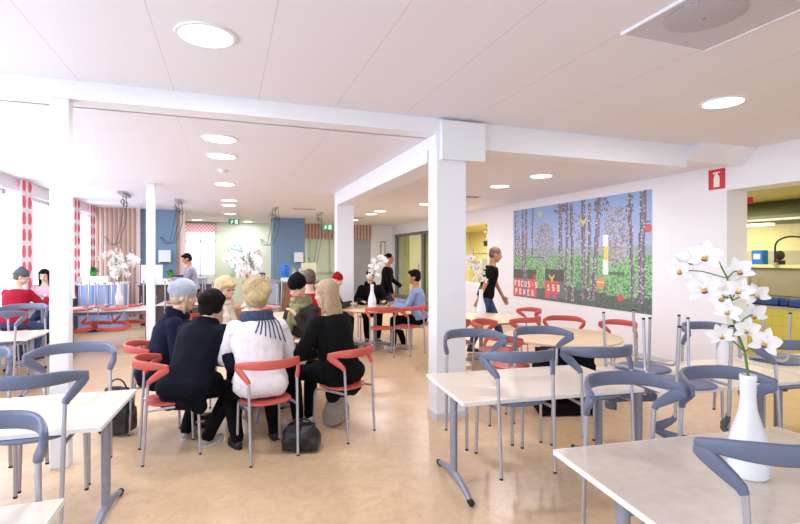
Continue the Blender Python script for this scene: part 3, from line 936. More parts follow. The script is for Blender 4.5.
    if hat:
        kind, hmat = hat; kb = MB()
        if kind == 'knit':
            kb.ell(hl((0, -.026, .056)), (.092 * kS, .112 * kS, .106 * kS), hr)
            kb.ell(hl((0, -.088, .06)), (.078 * kS, .070 * kS, .070 * kS), hr)
        elif kind == 'tight':
            kb.ell(hl((0, -.016, .066)), (.090 * kS, .106 * kS, .094 * kS), hr)
            kb.ell(hl((0, -.045, .135)), (.045 * kS, .05 * kS, .035 * kS), hr)
        else:
            kb.ell(hl((0, -.014, .070)), (.086 * kS, .102 * kS, .07 * kS), hr)
            kb.ell(hl((0, .105, .052)), (.064 * kS, .062 * kS, .011 * kS), hr)
        q = part('knit_cap' if kind != 'peak' else 'peaked_cap', fuse(kb, .0075, 2), hmat)
        if kind != 'peak':
            rb = MB(); rs = []
            for z, r_ in ((.028, .084), (.028, .093), (.045, .096), (.062, .094), (.062, .084)):
                rs.append([hl((r_ * math.cos(2 * PI * k / 24) * .98, r_ * 1.14 * math.sin(2 * PI * k / 24) - .018, z + .018 * math.sin(2 * PI * k / 24))) for k in range(24)])
            link('ribbed_edge', rb.rings(rs, None, False).mesh('ribbed_edge', hmat, 60), q)
    if scarf:
        sb = MB()
        for j in range(2):
            for k in range(10):
                a0 = 2 * PI * k / 10; a1 = 2 * PI * (k + 1) / 10; R_ = (.082 + .012 * j + (.022 if scarf[1] == 'fringe' else .006)) * kS

                def sp(a): return nb + Vector((math.cos(a) * R_, math.sin(a) * R_ * .95 + .005, (.035 - .05 * j) - .035 * math.sin(a) * (1 if j else .4)))
                sb.cap(sp(a0), sp(a1), .036, .036, 8)
        if scarf[1] == 'front':
            sb.cap(nb + Vector((.02, .09, -.03)), nb + Vector((.05, .10, -.27)) + fw * .04, .045, .05); sb.cap(nb + Vector((-.03, .09, -.03)), nb + Vector((-.05, .09, -.2)) + fw * .04, .042, .045)
        part('scarf', fuse(sb, .009, 2, .02, _TEXH), scarf[0])
        if scarf[1] == 'fringe':
            fr = MB()
            for k in range(7):
                sx = -.05 + .018 * k; p0 = nb + Vector((sx + .05, 0, .0)) - fw * .125; p1 = p0 + Vector((.012 * (k - 2), 0, 0)) - up * .08 - fw * .03
                p2 = p1 + Vector((.02 * (k - 3) * .6, 0, 0)) - up * (.07 + .016 * k) - fw * .022
                fr.tube([p0, p1, p2], .006, seg=6)
            link('fringe', fr.mesh('fringe', scarf[0]), o)
    return o


def w2l(x, y, h, px, py):
    a = math.radians(h); dx, dy = px - x, py - y
    return dx * math.cos(a) - dy * math.sin(a), dx * math.sin(a) + dy * math.cos(a)


GP = 'people eating at the round table'
# six people round the middle table
person('person with dark hair in a long blue-black coat, seated with back to us', -0.34, 4.50, 34, 0.47, 31, 22, 6, [(-.16, .50, .80), (.22, .42, .78)], [(-.20, .26), (.10, .16)],
       DARKC, BLACKC, SHOEG, hair='tied', hairm=DARKH, coat=.16, S=1.09, group=GP, bulk=.024, collar=True)
person('person in a pale grey knit cap and navy jacket, in profile', -0.64, 5.18, 86, 0.47, 19, 12, 12, [(-.10, .42, .80), (.14, .40, .80)], [(-.10, .34), (.10, .30)],
       NAVYC, BLACKC, SHOEB, hair='locks', hairm=BLOND, hat=('knit', GREYK), coat=.10, S=1.08, group=GP, bulk=.024, collar=True)
person('blonde person in a cream scarf and tan jacket looking down at the table', -0.12, 5.92, 142, 0.47, 10, 26, 0, [(-.14, .36, .80), (.14, .36, .80)], None,
       TANC, BLACKC, SHOEB, hair='tied', hairm=BLOND, scarf=(CREAMC, 'front'), S=1.08, group=GP)
person('person in a white jacket with pinned-up blonde hair, back turned to us', 0.27, 4.33, -10, 0.47, 16, 20, 0, [(-.12, .50, .80), (.25, .46, .80)], [(-.17, .14), (.17, .20)],
       WHITEC, BLACKC, SHOEB, hair='updo', hairm=BLOND, scarf=(SLATEC, 'fringe'), S=1.09, group=GP, bulk=.026, coat=.02)
person('person in a black knit cap and olive scarf eating with lowered eyes', 0.90, 5.82, 236, 0.47, 10, 26, -14, [(-.10, .24, .98), (.12, .38, .80)], None,
       OLIVC, BLACKC, SHOEB, hair=None, hat=('tight', BLKK), scarf=(GREENC, 'front'), S=1.08, group=GP)
person('person in a black jacket with straight long blonde hair, seen from behind right', 1.02, 4.55, -38, 0.47, 14, 8, -14, [(-.26, .46, .80), (.06, .49, .80)], [(-.16, .40), (.02, .42)],
       BLACKC, BLACKC, SHOEW, hair='long', hairm=BLONDD, S=1.09, group=GP, bulk=.024, coat=.20)
GQ = 'people at the table behind'
person('person in a crimson knit cap at the table behind, in profile', 1.74, 8.82, 112, 0.47, 14, 22, 0, [(-.1, .42, .80), (.14, .42, .80)], None, OLIVC, BLACKC, SHOEB, hair=None, hat=('tight', REDK), S=0.98, vox=.009, group=GQ)
person('person in a black cap and black jacket half hidden by a vase', 2.72, 9.42, 188, 0.47, 8, 12, 0, [(-.24, .40, .80), (.22, .40, .80)], None, BLACKC, BLACKC, SHOEB, hair=None, hat=('peak', BLKK), S=1.02, vox=.009, group=GQ, bulk=.03, collar=True)
person('person with black hair in a light blue shirt, turned to the left', 3.27, 8.06, 300, 0.47, 8, 6, -8, [(-.12, .44, .80), (.14, .44, .82)], [(-.14, .46), (.05, .30)], BLUEC, BLACKC, SHOEW, SKIN2, hair='short', hairm=DARKH, S=1.06, vox=.009, group=GQ)
person('person with short brown hair and a red top, seen from behind', 1.12, 7.05, -4, 0.49, 2, 0, 0, [(-.15, .40, .80), (.15, .40, .80)], None, REDC, JEANS, SHOEB, hair='crop', hairm=BROWNH, S=1.10, vox=.009, group=GQ)
# people on their feet
GW = 'people walking or standing'
person('person in a dark jacket walking past the glazed partition', 3.40, 10.45, 112, None, 6, 8, 0, [(-.16, .34, .98), (.22, .16, .86)], [(-.08, .28), (.09, -.22)], BLACKC, JEANS, SHOEB, SKIN2, hair='crop', hairm=DARKH, S=1.0, vox=.009, group=GW, coat=.08)
person('person in a black short-sleeved shirt striding along the mural wall', 4.24, 7.40, 120, None, 13, 18, 0, [(-.34, .36, .82), (.26, -.16, .84)], [(-.08, .30), (.10, -.26)], BLACKC, JEANS, SHOEB, SKIN2, hair='crop', hairm=M('shaved_hair', (110, 84, 70), .7), S=1.06, vox=.008, short=True, group=GW)
person('person in a lilac-grey top standing at the far counter', -0.74, 11.9, 262, None, 10, 24, 0, [(-.12, .42, 1.18), (.14, .40, 1.14)], [(-.09, .02), (.09, .0)], LILACC, NAVYC, SHOEB, SKIN2, hair='short', hairm=DARKH, S=1.0, vox=.009, group=GW)
# two at the tall table by the windows
GL = 'people by the windows'
person('person in a grey cap and red jacket at the window table', -2.80, 8.05, 14, 0.66, 14, 22, 60, [(-.16, .46, 1.04), (.18, .44, 1.04)], [(-.1, .30, .18), (.1, .30, .18)], REDC, JEANS, SHOEB, hair='crop', hairm=BROWNH, hat=('tight', M('dark_grey_knit', (96, 92, 98), .95)), S=0.92, sh=.16, vox=.009, group=GL)
person('person with long dark hair across the window table', -2.86, 9.62, 178, 0.66, 16, 22, 0, [(-.16, .42, 1.04), (.16, .42, 1.04)], [(-.1, .30, .18), (.1, .30, .18)], PINKC, JEANS, SHOEB, hair='long', hairm=DARKH, S=0.9, sh=.16, vox=.009, group=GL)


def stool(x, y, label):
    t = thing('bar_stool', label, 'stool', (x, y, 0), 0, 'tall stools by the windows')
    link('seat', MB().lathe([(.01, .615), (.16, .615), (.175, .632), (.16, .655), (.01, .655)], seg=28).mesh('seat', REDP), t)
    for k in range(4):
        a = PI / 4 + k * PI / 2
        link('leg', MB().tube([(.17 * math.cos(a), .17 * math.sin(a), 0), (.11 * math.cos(a), .11 * math.sin(a), .62)], .011).mesh('leg', SILV), t)
    link('foot_ring', MB().tube([(.155 * math.cos(2 * PI * k / 24), .155 * math.sin(2 * PI * k / 24), .17) for k in range(25)], .008, cap=False).mesh('foot_ring', SILV), t)


stool(-2.80, 8.05, 'tall stool under the person in the red jacket')
stool(-2.86, 9.62, 'tall stool under the person with long dark hair at the window')
rect_table(-2.80, 8.85, 90, 'tall white table by the windows where two people sit', GR_TAB, L=0.9, D=0.62, top=M('white_laminate', (236, 232, 232), .35), name='bar_table', th=1.0)


# ------------------------------------------------------------------ flowers in vases
def petal(L, Wd, cup, tip=0.5):
    vs = []; fs = []; nu, nv = 4, 6
    for i in range(nv + 1):
        t = i / nv; w = Wd * (math.sin(PI * min(1, (t * .95 + .03)) ** .85) ** .8)
        for k in range(nu + 1):
            s_ = -1 + 2 * k / nu
            vs.append(Vector((s_ * w / 2, t * L, cup * L * (t * t) * .5 + abs(s_) * w * .12)))
    for i in range(nv):
        for k in range(nu):
            a = i * (nu + 1) + k; fs.append((a, a + 1, a + nu + 2, a + nu + 1))
    return vs, fs


def flower_meshes(R):
    b = MB()
    for ang, L, Wd, cup in ((0, 1.02, .62, .15), (122, 1.02, .56, .1), (238, 1.02, .56, .1), (67, 1.02, .84, .22), (-67, 1.02, .84, .22)):
        vs, fs = petal(R * L, R * Wd, cup); rt = Matrix.Rotation(math.radians(ang), 3, 'Z'); off = .002 if abs(ang) == 68 else 0
        vs = [rt @ v + Vector((0, 0, off)) for v in vs]
        n = len(vs); b.add(vs, fs); b.add([v + Vector((0, 0, -.0016)) for v in vs], [f[::-1] for f in fs])
    pm = b.mesh('flower', PETAL, 60)
    l = MB(); l.ell((0, -.10 * R, .12 * R), (.15 * R, .17 * R, .11 * R), None, LIPM, 10, 6); l.ell((0, .03 * R, .16 * R), (.07 * R, .07 * R, .13 * R), None, PETAL, 8, 6)
    l.ell((0, -.25 * R, .13 * R), (.17 * R, .10 * R, .05 * R), Matrix.Rotation(.5, 3, 'X'), LIPP, 10, 6)
    return pm, l.mesh('lip', None)


FL, LIP = flower_meshes(.066)
SPRAY = [(-.215, .02, .50), (-.01, -.09, .21), (-.262, .03, .455), (-.158, -.03, .52), (-.165, -.05, .375), (-.075, -.08, .285), (-.10, -.07, .175), (.052, -.06, .155), (-.03, .03, .455), (-.035, -.06, .375), (.02, .05, .26), (-.09, .06, .33), (.03, .02, .35)]


def orchid(x, y, z, yaw, label, scale=1.0, sprays=1, group='white orchid sprays', flowers=None):
    """stems standing in a vase mouth at (x, y, z); yaw turns the spray (degrees clockwise)"""
    t = thing('orchid', label, 'flowers', (x, y, z), yaw, group)
    t.scale = (scale,) * 3
    for q in range(sprays):
        rq = Matrix.Rotation(q * 2.2, 3, 'Z')
        sm = MB(); main = [Vector(p) for p in ((0.0, 0, -.24), (0.0, 0, 0), (-.012, -.01, .10), (-.045, -.015, .20), (-.06, 0, .32), (-.075, 0, .42), (-.105, 0, .49), (-.15, 0, .52))]
        if q: main = [Vector((p.x * .8, p.y, p.z * (1 - .10 * q) if p.z > 0 else p.z)) for p in main]
        main = [rq @ p for p in main]
        sm.tube(main, [.0055, .0055, .0052, .005, .0045, .004, .0035, .003], seg=8)
        lst = (flowers or SPRAY)
        pts = []
        for i, p in enumerate(lst):
            pv = rq @ Vector((p[0], p[1], p[2] * (1 - .10 * q)))
            near = min(main, key=lambda m_: (m_ - pv).length + (0.2 if m_.z > pv.z + .02 else 0) + (1 if m_.z < 0 else 0))
            sm.tube([near, near.lerp(pv, .5) + Vector((0, 0, .012)), pv], .0028, seg=6); pts.append(pv)
        st = link('stem', sm.mesh('stem', STEMG), t)
        for i, pv in enumerate(pts):
            f = link('flower', FL, t, pv)
            d = Vector((pv.x * 1.2 + .02 + .40 * math.sin(i * 2.1), -1 + .15 * math.sin(i * 1.3 + q), -.18 + .28 * math.cos(i * 1.7)))
            if q: d = rq @ d
            f.rotation_euler = (d.to_track_quat('Z', 'Y').to_matrix() @ Matrix.Rotation(.35 * math.sin(i * 3.3), 3, 'Z')).to_euler()
            s_ = (1.0, .82, 1.05, 1.1, 1.12, .9, .85, 1.0, .95, .9, .9)[i % 11]; f.scale = (s_,) * 3
            link('lip', LIP, f)['label'] = 'yellow orchid lip with plum marking'
    return t


def vase_mesh():
    pr = [(.01, 0), (.068, 0), (.074, .006)]
    for k in range(60):
        z = .008 + k * .007; t = z / .45
        r = .076 if t < .25 else (.076 - .046 * (0.5 - 0.5 * math.cos(PI * min(1, (t - .25) / .5))))
        r += .0 if t < .78 else .002 * (t - .78) / .22
        pr.append((r + (.0018 if k % 2 else -.0014), z))
    pr += [(.033, .435), (.032, .44), (.027, .44), (.026, .36), (.055, .12), (.06, .02), (.01, .015)]
    return MB().lathe(pr, WHC, 40).mesh('vase', None, 50)


VASE = vase_mesh()


def vase(x, y, z, label, s_=1.0):
    o = tag(link('vase', VASE, None, (x, y, z + .0005)), label, 'vase', 'white ribbed vases')
    o.scale = (s_,) * 3
    return o


CAMH = 19.72
vx, vy = 2.145, 1.465
vase(vx, vy, TH, 'white ribbed vase on the nearest table at bottom right')
orchid(vx, vy, TH + .44, CAMH + 33, 'white orchid spray in the vase at bottom right')
vase(*R2, TH, 'white vase on the round table behind the column'); orchid(*R2, TH + .44, CAMH + 10, 'white orchid spray beside the walking person in black', .95)
vase(2.50, 8.50, TH, 'white vase on the blue-shirt person\'s table'); orchid(2.50, 8.50, TH + .44, CAMH + 180, 'white orchid spray in front of the person in a black cap', .95)
vase(R6[0], R6[1], TH, 'white vase holding the big bunch of orchids behind the diners'); orchid(R6[0], R6[1], TH + .44, CAMH, 'big bunch of white orchids behind the diners', 1.42, 5)
vase(-1.96, 10.45, TH, 'white vase among the upturned red chairs at back left'); orchid(-1.96, 10.45, TH + .44, CAMH + 60, 'bunch of white orchids in front of the timber slats', 1.2, 4)
vase(4.12, 3.02, TH, 'white vase on the right table, seen behind the nearest orchid', .8)
vase(-2.86, 8.62, 1.0, 'white vase on the tall window table', .75)

# ------------------------------------------------------------------ things on and under the tables
def plate(x, y, label, food=True):
    t = thing('plate', label, 'plate', (x, y, TH), 0, 'plates with food')
    link('dish', MB().lathe([(.01, 0), (.075, 0), (.12, .018), (.122, .021), (.072, .006), (.01, .005)], seg=32).mesh('dish', WHC), t)
    if food:
        b = MB(); g = M('salad_green', (150, 172, 84), .6, var=.3, scale=60); yv = M('food_yellow', (222, 186, 104), .6, var=.2, scale=50); rd = M('food_red', (196, 72, 52), .5)
        for k in range(24):
            a = random.uniform(0, 2 * PI); r_ = random.uniform(0, .065)
            b.ell((r_ * math.cos(a), r_ * math.sin(a), .018 + random.uniform(0, .02)), (random.uniform(.012, .022), random.uniform(.01, .02), .010), Matrix.Rotation(random.uniform(0, 3), 3, 'Z'), random.choice([g, g, yv, yv, rd]), 8, 5)
        link('food', b.mesh('food', None), t)['kind'] = 'stuff'


plate(0.74, 5.20, 'plate of salad in front of the person in black with long blonde hair')
plate(0.62, 5.70, 'plate of food in front of the person in the black knit cap')
plate(0.10, 5.76, 'plate in front of the blonde person in the cream scarf')
plate(2.92, 8.36, 'plate at the blue-shirt person\'s place')
GLS = MB().lathe([(.01, 0), (.028, 0), (.034, .11), (.0325, .11), (.027, .006), (.01, .006)], seg=20).mesh('drinking_glass', TUMB)
for x, y, lb in ((0.05, 5.36, 'drinking glass beside the person in the dark coat'), (0.16, 5.12, 'drinking glass left of the person in the white jacket'), (2.86, 8.58, 'drinking glass right of the vase on the blue-shirt person\'s table'), (2.22, 8.62, 'drinking glass near the person in the crimson cap')):
    tag(link('drinking_glass', GLS, None, (x, y, TH + .0005)), lb, 'glass', 'drinking glasses')


def bag(label, x, y, h, sx, sy, sz, m, z=0.0, strap=True, name='handbag'):
    t = thing(name, label, 'bag', (x, y, z), h)
    b = MB(); b.ell((0, 0, sz * .42), (sx / 2, sy / 2, sz * .46)); b.box((-sx * .46, -sy * .42, .012), (sx * .46, sy * .42, sz * .45)); b.box((-sx * .34, -sy * .2, .02), (sx * .34, sy * .2, sz * .86))
    me = fuse(b, .012, 5, .035); me.materials.append(m)
    zs = min(v.co.z for v in me.vertices)
    for v in me.vertices: v.co.z -= zs
    link('bag_body', me, t)
    if strap:
        pts = [(sx * .30 * math.cos(PI * k / 12), 0, sz * .78 + sz * .26 * math.sin(PI * k / 12)) for k in range(13)]
        link('strap', MB().tube(pts, .008, seg=8).mesh('strap', m), t)
    return t


bag('black leather handbag on the floor by the white-jacketed person\'s chair', 0.60, 4.20, 20, .34, .22, .26, BLEATH)
bag('grey canvas bag on the floor under the chair of the person in black', 1.02, 4.72, -38, .30, .17, .36, GREYBAG)
bag('black backpack on the floor left of the person in the grey cap', -0.98, 5.16, 20, .30, .22, .50, BLEATH, name='backpack')
t = thing('large_bag', 'large black bag standing on the floor under the mural table', 'bag', (3.40, 4.26, 0), 19)
b = MB()
for z_, q in ((.03, .95), (.20, 1.0), (.45, .97), (.60, .93)): b.box((-.31 * q, -.15 * q, z_ - .03), (.31 * q, .15 * q, z_ + .085))
me = fuse(b, .014, 6, .05); me.materials.append(BLACKC); zs = min(v.co.z for v in me.vertices)
for v in me.vertices: v.co.z -= zs
link('bag_body', me, t)
for sy in (-1, 1): link('handle', MB().tube([(.12 * math.cos(PI * k / 10), sy * .10, .655 + .03 * math.sin(PI * k / 10)) for k in range(11)], .009, seg=8).mesh('handle', BLEATH), t)
bag('small black bag on the floor by the upturned red chairs', -2.62, 9.55, 0, .36, .26, .26, BLEATH, name='small_bag')


# ------------------------------------------------------------------ ceiling fittings
def ceiling_lamp(x, y, zc, label, r=.175, power=26):
    t = thing('ceiling_lamp', label, 'lamp', (x, y, zc), 0, 'round recessed ceiling lamps')
    link('diffuser', MB().lathe([(.01, -.006), (r - .015, -.006), (r - .012, 0), (.01, 0)], seg=36).mesh('diffuser', LAMP), t)
    l = bpy.data.lights.new('lamp_light', 'AREA'); l.shape = 'DISK'; l.size = 2 * r - .05; l.energy = power; l.color = (0.97, 0.96, 1.0)
    link('lamp_light', l, t, (0, 0, -.014))
    link('rim', MB().lathe([(r - .015, 0), (r - .014, -.011), (r + .008, -.010), (r + .012, 0)], seg=36, cap=False).mesh('rim', FRAMEW), t)


for x, y, zc, lb in ((-.13, 3.28, ZF, 'round ceiling lamp nearest us, at upper left'), (4.24, 3.12, ZF, 'round ceiling lamp at upper right, near the square vent'),
                     (-.08, 5.46, ZB, 'first round lamp beyond the cross beam, left row'), (-.07, 6.40, ZB, 'second round lamp beyond the cross beam, left row'), (-.05, 8.87, ZB, 'third round lamp beyond the cross beam, left row'),
                     (.03, 11.4, ZB, 'fourth round lamp beyond the cross beam, left row'), (.02, 12.5, ZB, 'fifth round lamp beyond the cross beam, left row'), (.06, 15.0, ZB, 'sixth round lamp beyond the cross beam, left row'),
                     (.66, 18.2, ZB, 'farthest round lamp, next to the exit sign'), (-1.0, 17.9, ZB, 'round lamp in front of the red-checked valance'),
                     (4.57, 7.47, ZB, 'round lamp above the round tables, farther of the pair'), (4.60, 6.31, ZB, 'round lamp above the round tables, nearer of the pair'),
                     (4.01, 13.74, ZB, 'round lamp near the far partition, farther of the pair'), (3.98, 12.74, ZB, 'round lamp near the far partition, nearer of the pair'), (4.09, 16.2, ZB, 'round lamp before the timber slats over the grey door'), (4.48, 10.65, ZB, 'round lamp beside the near column edge at the partition')):
    ceiling_lamp(x, y, zc, lb)
t = thing('smoke_detector', 'small white smoke detector on the ceiling between lamps', 'smoke detector', (-.07, 7.44, ZB))
link('housing', MB().lathe([(.01, -.045), (.04, -.045), (.055, -.02), (.06, 0), (.01, 0)], seg=24).mesh('housing', FRAMEW), t)
link('base', MB().lathe([(.01, -.012), (.075, -.012), (.075, 0), (.01, 0)], seg=24).mesh('base', WALL), t)

# square perforated vent with a round diffuser
t = thing('ceiling_vent', 'square perforated air vent with a round centre in the ceiling', 'vent', (2.68, 2.04, ZF))
VENT = line_mat('perforated_metal', (222, 216, 224), (186, 180, 190), (0, 1), (0.016, 0.016), (0, 0), (0.006, 0.006), .5)
link('plate', MB().box((-.35, -.32, -.012), (.35, .32, 0)).mesh('plate', VENT, 0), t)
e = MB()
for a, c in (((-.36, -.33), (.36, -.318)), ((-.36, .318), (.36, .33)), ((-.36, -.318), (-.348, .318)), ((.348, -.318), (.36, .318))): e.box((a[0], a[1], -.018), (c[0], c[1], 0))
link('frame', e.mesh('frame', FRAMEW, 0), t)
link('diffuser', MB().lathe([(.20, -.0115), (.205, -.020), (.17, -.030), (.01, -.034), (.01, -.0115)], seg=40, c=(-.10, -.03, 0)).mesh('diffuser', line_mat('diffuser_mesh', (204, 198, 206), (168, 162, 172), (0, 1), (0.013, 0.013), (0, 0), (0.006, 0.006), .5)), t)
# flat ceiling grilles farther back
for x, y, lb in ((4.7, 9.0, 'flat slot vent on the ceiling over the round tables'), (1.9, 12.8, 'flat slot vent on the ceiling near the blue pier'), (3.9, 15.2, 'flat slot vent on the ceiling before the timber slats')):
    t = thing('slot_vent', lb, 'vent', (x, y, ZB), 0, 'flat slot vents')
    link('frame', MB().box((-.30, -.09, -.012), (.30, .09, 0)).mesh('frame', M('vent_grey', (196, 188, 188), .5), 0), t)
    b = MB()
    for k in range(4): b.box((-.28, -.07 + k * .04, -.016), (.28, -.05 + k * .04, -.012))
    link('slats', b.mesh('slats', M('vent_dark', (140, 132, 134), .5), 0), t)


def hanging_cable(x, y, label, loops, zl, rail=.0):
    t = thing('hanging_cable', label, 'cable', (x, y, ZB), 0, 'power cables hanging from the ceiling')
    link('mounting_rail', MB().box((-.05, -.4 - rail, -.05), (.05, .4 + rail, 0)).mesh('mounting_rail', M('rail_grey', (168, 166, 176), .5), 0), t)
    for k in range(loops):
        q = k - (loops - 1) / 2; dx = q * .07
        b = MB(); top = -.05
        pts = [(dx, -.1 * q, top), (dx + .01, -.1 * q, -.18), (dx + .03 * q, -.1 * q, zl * .5), (dx - .12, -.1 * q + .02, zl), (dx - .24, -.1 * q + .02, zl * 1.04), (dx - .30 - .05 * k, -.05, zl * .86)]
        link('cord', b.tube(fillet(pts, .12), .0065, seg=6).mesh('cord', CABLE), t)
        ring = [(dx + .035 * math.cos(2 * PI * j / 14), -.1 * q, -.16 - k * .06 + .045 * math.sin(2 * PI * j / 14)) for j in range(15)]
        link('hook', MB().tube(ring, .008, seg=6, cap=False).mesh('hook', CABLE), t)
    return t


hanging_cable(-1.05, 11.9, 'hanging power cables right of the blue pier', 3, -.95)
hanging_cable(1.16, 12.9, 'hanging power cables left of the blue block', 3, -.95)
hanging_cable(2.52, 14.0, 'hanging power cables before the slats, by the second exit sign', 2, -1.5)
hanging_cable(-1.95, 10.9, 'hanging power cables in front of the timber slat wall', 2, -1.0)


def exit_sign(x, y, z, h, label):
    t = thing('exit_sign', label, 'sign', (x, y, z), h, 'green exit signs')
    link('panel', MB().box((-.17, -.02, -.09), (.17, .02, .09)).mesh('panel', EXITG, 0), t)
    b = MB()
    b.ell((-.055, -.022, .05), (.016, .004, .016)); b.box((-.075, -.025, -.01), (-.04, -.021, .035)); b.box((-.105, -.025, .0), (-.075, -.021, .018)); b.box((-.04, -.025, -.035), (-.02, -.021, 0)); b.box((-.10, -.025, -.06), (-.07, -.021, -.012))
    b.box((.03, -.025, -.065), (.115, -.021, .065))
    link('pictogram', b.mesh('pictogram', EXITW, 0), t)
    link('hanger', MB().tube([(0, 0, .09), (0, 0, ZB - z)], .008).mesh('hanger', FRAMEW), t)


exit_sign(.19, 16.6, 2.80, CAMH - 10, 'green exit sign hanging in the middle of the far room')
exit_sign(2.94, 14.9, 2.58, CAMH, 'green exit sign beside the far white column')

# ------------------------------------------------------------------ mural (pixelated birch wood) on the right wall
NU, NV = 148, 76
rnd = random.Random(3)
pic = [[None] * NU for _ in range(NV)]


def mixc(a, b_, t): return tuple(a[i] * (1 - t) + b_[i] * t for i in range(3))


for j in range(NV):
    v = (j + .5) / NV
    for i in range(NU):
        u = (i + .5) / NU; hz = .50 - .03 * math.sin(u * 6)
        n = rnd.random()
        if v < hz:
            c = mixc((128, 168, 222), (168, 176, 224), v / hz); c = tuple(q + (n - .5) * 10 for q in c)
        else:
            k = (v - hz) / (1 - hz); c = rnd.choice([(112, 184, 104), (130, 198, 116), (92, 164, 92), (146, 200, 136)]); 
            if n < .18 + .25 * k: c = rnd.choice([(58, 108, 74), (70, 118, 88), (44, 84, 66)])
            if v > .86 + .03 * math.sin(u * 9): c = rnd.choice([(40, 70, 62), (52, 88, 70), (64, 100, 80), (34, 54, 56)])
        pic[j][i] = c


def dot(u, v, c):
    i, j = int(u * NU), int(v * NV)
    if 0 <= i < NU and 0 <= j < NV: pic[j][i] = c


def rect(u0, v0, u1, v1, c):
    for j in range(int(v0 * NV), int(v1 * NV)):
        for i in range(int(u0 * NU), int(u1 * NU)):
            if 0 <= i < NU and 0 <= j < NV: pic[j][i] = c if isinstance(c, tuple) else c()


def bush(u, v, ru, rv, dens, cols):
    for _ in range(int(dens * ru * rv * NU * NV * 4)):
        a = rnd.uniform(0, 2 * PI); r = math.sqrt(rnd.random())
        dot(u + ru * r * math.cos(a), v + rv * r * math.sin(a), rnd.choice(cols))


LIL = [(150, 140, 158), (172, 160, 170), (128, 122, 140), (188, 178, 184), (110, 110, 122)]
rect(0, .46, 1, .53, lambda: rnd.choice([(150, 176, 170), (126, 166, 128), (160, 160, 190)]))
bush(.295, .40, .085, .22, .9, LIL); bush(.81, .36, .085, .27, .9, LIL); bush(.56, .26, .10, .16, .35, LIL); bush(.07, .40, .06, .13, .5, [(60, 64, 80), (200, 205, 220)])
for z0 in range(8):
    zz = .04 + .02 * (z0 % 2); dot(zz, .24 + z0 * .035, (40, 44, 60)); dot(zz + .03, .24 + z0 * .035, (220, 225, 235))
TRK = [(96, 84, 108), (120, 104, 124), (70, 62, 82), (156, 140, 156), (52, 48, 64)]


def trunk(u0, v0, u1, v1, w):
    for j in range(int(v0 * NV), int(v1 * NV)):
        t = (j / NV - v0) / (v1 - v0); u = u0 + (u1 - u0) * t
        for k in range(w):
            i = int(u * NU) + k - w // 2
            if 0 <= i < NU:
                sh_ = [(66, 58, 78), (112, 98, 118), (140, 124, 142), (92, 82, 102)][min(3, k)] if w > 2 else rnd.choice(TRK)
                if rnd.random() < .3: sh_ = rnd.choice(TRK)
                if rnd.random() < .07: sh_ = (216, 208, 214)
                pic[j][i] = sh_


for a in ((.023, .0, .02, .7, 2), (.045, 0, .05, .68, 1), (.10, 0, .10, .98, 3), (.131, 0, .125, 1.0, 3), (.198, 0, .19, .56, 2), (.437, 0, .44, .97, 4), (.482, 0, .478, .98, 3), (.518, .02, .525, .98, 3), (.606, 0, .60, .97, 4), (.644, .04, .64, .95, 3),
          (.71, 0, .672, .95, 4), (.887, .02, .905, .92, 3), (.957, 0, .945, .93, 5)): trunk(*a)
bush(.44, .06, .06, .05, .8, TRK); bush(.72, .08, .05, .08, .6, TRK); bush(.885, .12, .02, .12, .3, TRK)
for k in range(14): dot(.545 + .03 * math.sin(k * .9), .12 + k * .025, (60, 56, 74)); 
for k in range(10): dot(.44 + .012 * k, .12 + .02 * abs(5 - k), (66, 60, 76))
rect(.77, .675, .86, .70, (56, 96, 64)); rect(.17, .55, .30, .565, (70, 110, 80))
# score panels with lettering
rect(0, .685, .225, .81, lambda: rnd.choice([(38, 36, 40), (58, 54, 58), (28, 28, 34)])); rect(.31, .68, .465, .80, lambda: rnd.choice([(40, 40, 42), (30, 30, 34)]))
rect(0, .80, .235, .995, (214, 66, 66)); rect(.31, .80, .425, .985, (214, 62, 62)); rect(.425, .80, .47, .97, (96, 96, 98)); rect(.345, .93, .42, .985, (110, 84, 160)); rect(.375, .945, .40, .985, (214, 62, 62))
rect(.10, .69, .145, .995, lambda: rnd.choice(TRK))
FONT = {'F': '111100110100100', 'O': '111101101101111', 'C': '111100100100111', 'U': '101101101101111', 'S': '111100111001111', '5': '111100111001111', ':': '000010000010000', 'P': '111101111100100', 'W': '101101111111101', 'E': '111100110100111', 'R': '110101110101101', '1': '010110010010111', '0': '111101101101111'}


def word(s_, i0, j0, c, sx=1, sy=1, adv=4):
    for q, ch in enumerate(s_):
        for r in range(5):
            for k in range(3):
                if FONT[ch][r * 3 + k] == '1':
                    for a in range(sx):
                        for e2 in range(sy):
                            i, j = i0 + q * adv + k * sx + a, j0 + r * sy + e2
                            if 0 <= i < NU and 0 <= j < NV: pic[j][i] = c


word('FOCUS:5', 2, int(.82 * NV), (244, 230, 226), 1, 1, 5); word('POWER', 3, int(.91 * NV), (244, 230, 226), 1, 1, 6)
word('150', int(.325 * NU), int(.83 * NV), (244, 236, 230), 1, 1, 6)
for u, v in ((.257, .07), (.60, .20), (.362, .745)):                     # little yellow birds
    for du, dv in ((-.018, -.02), (-.012, -.005), (-.006, .008), (0, .02), (.006, .008), (.012, -.005), (.018, -.02), (0, .008), (0, .033), (.007, .02)):
        dot(u + du, v + dv, (226, 206, 70)); dot(u + du, v + dv + .012, (226, 196, 60))
rect(.735, .35, .77, .42, (232, 236, 236)); rect(.738, .46, .768, .57, (232, 206, 70)); rect(.735, .42, .77, .46, (240, 240, 240)); rect(.735, .57, .768, .70, (238, 240, 240))


def disc(u, v, r, c):
    for j in range(NV):
        for i in range(NU):
            if ((i + .5) / NU - u) ** 2 * 3.86 + ((j + .5) / NV - v) ** 2 < r * r: pic[j][i] = c


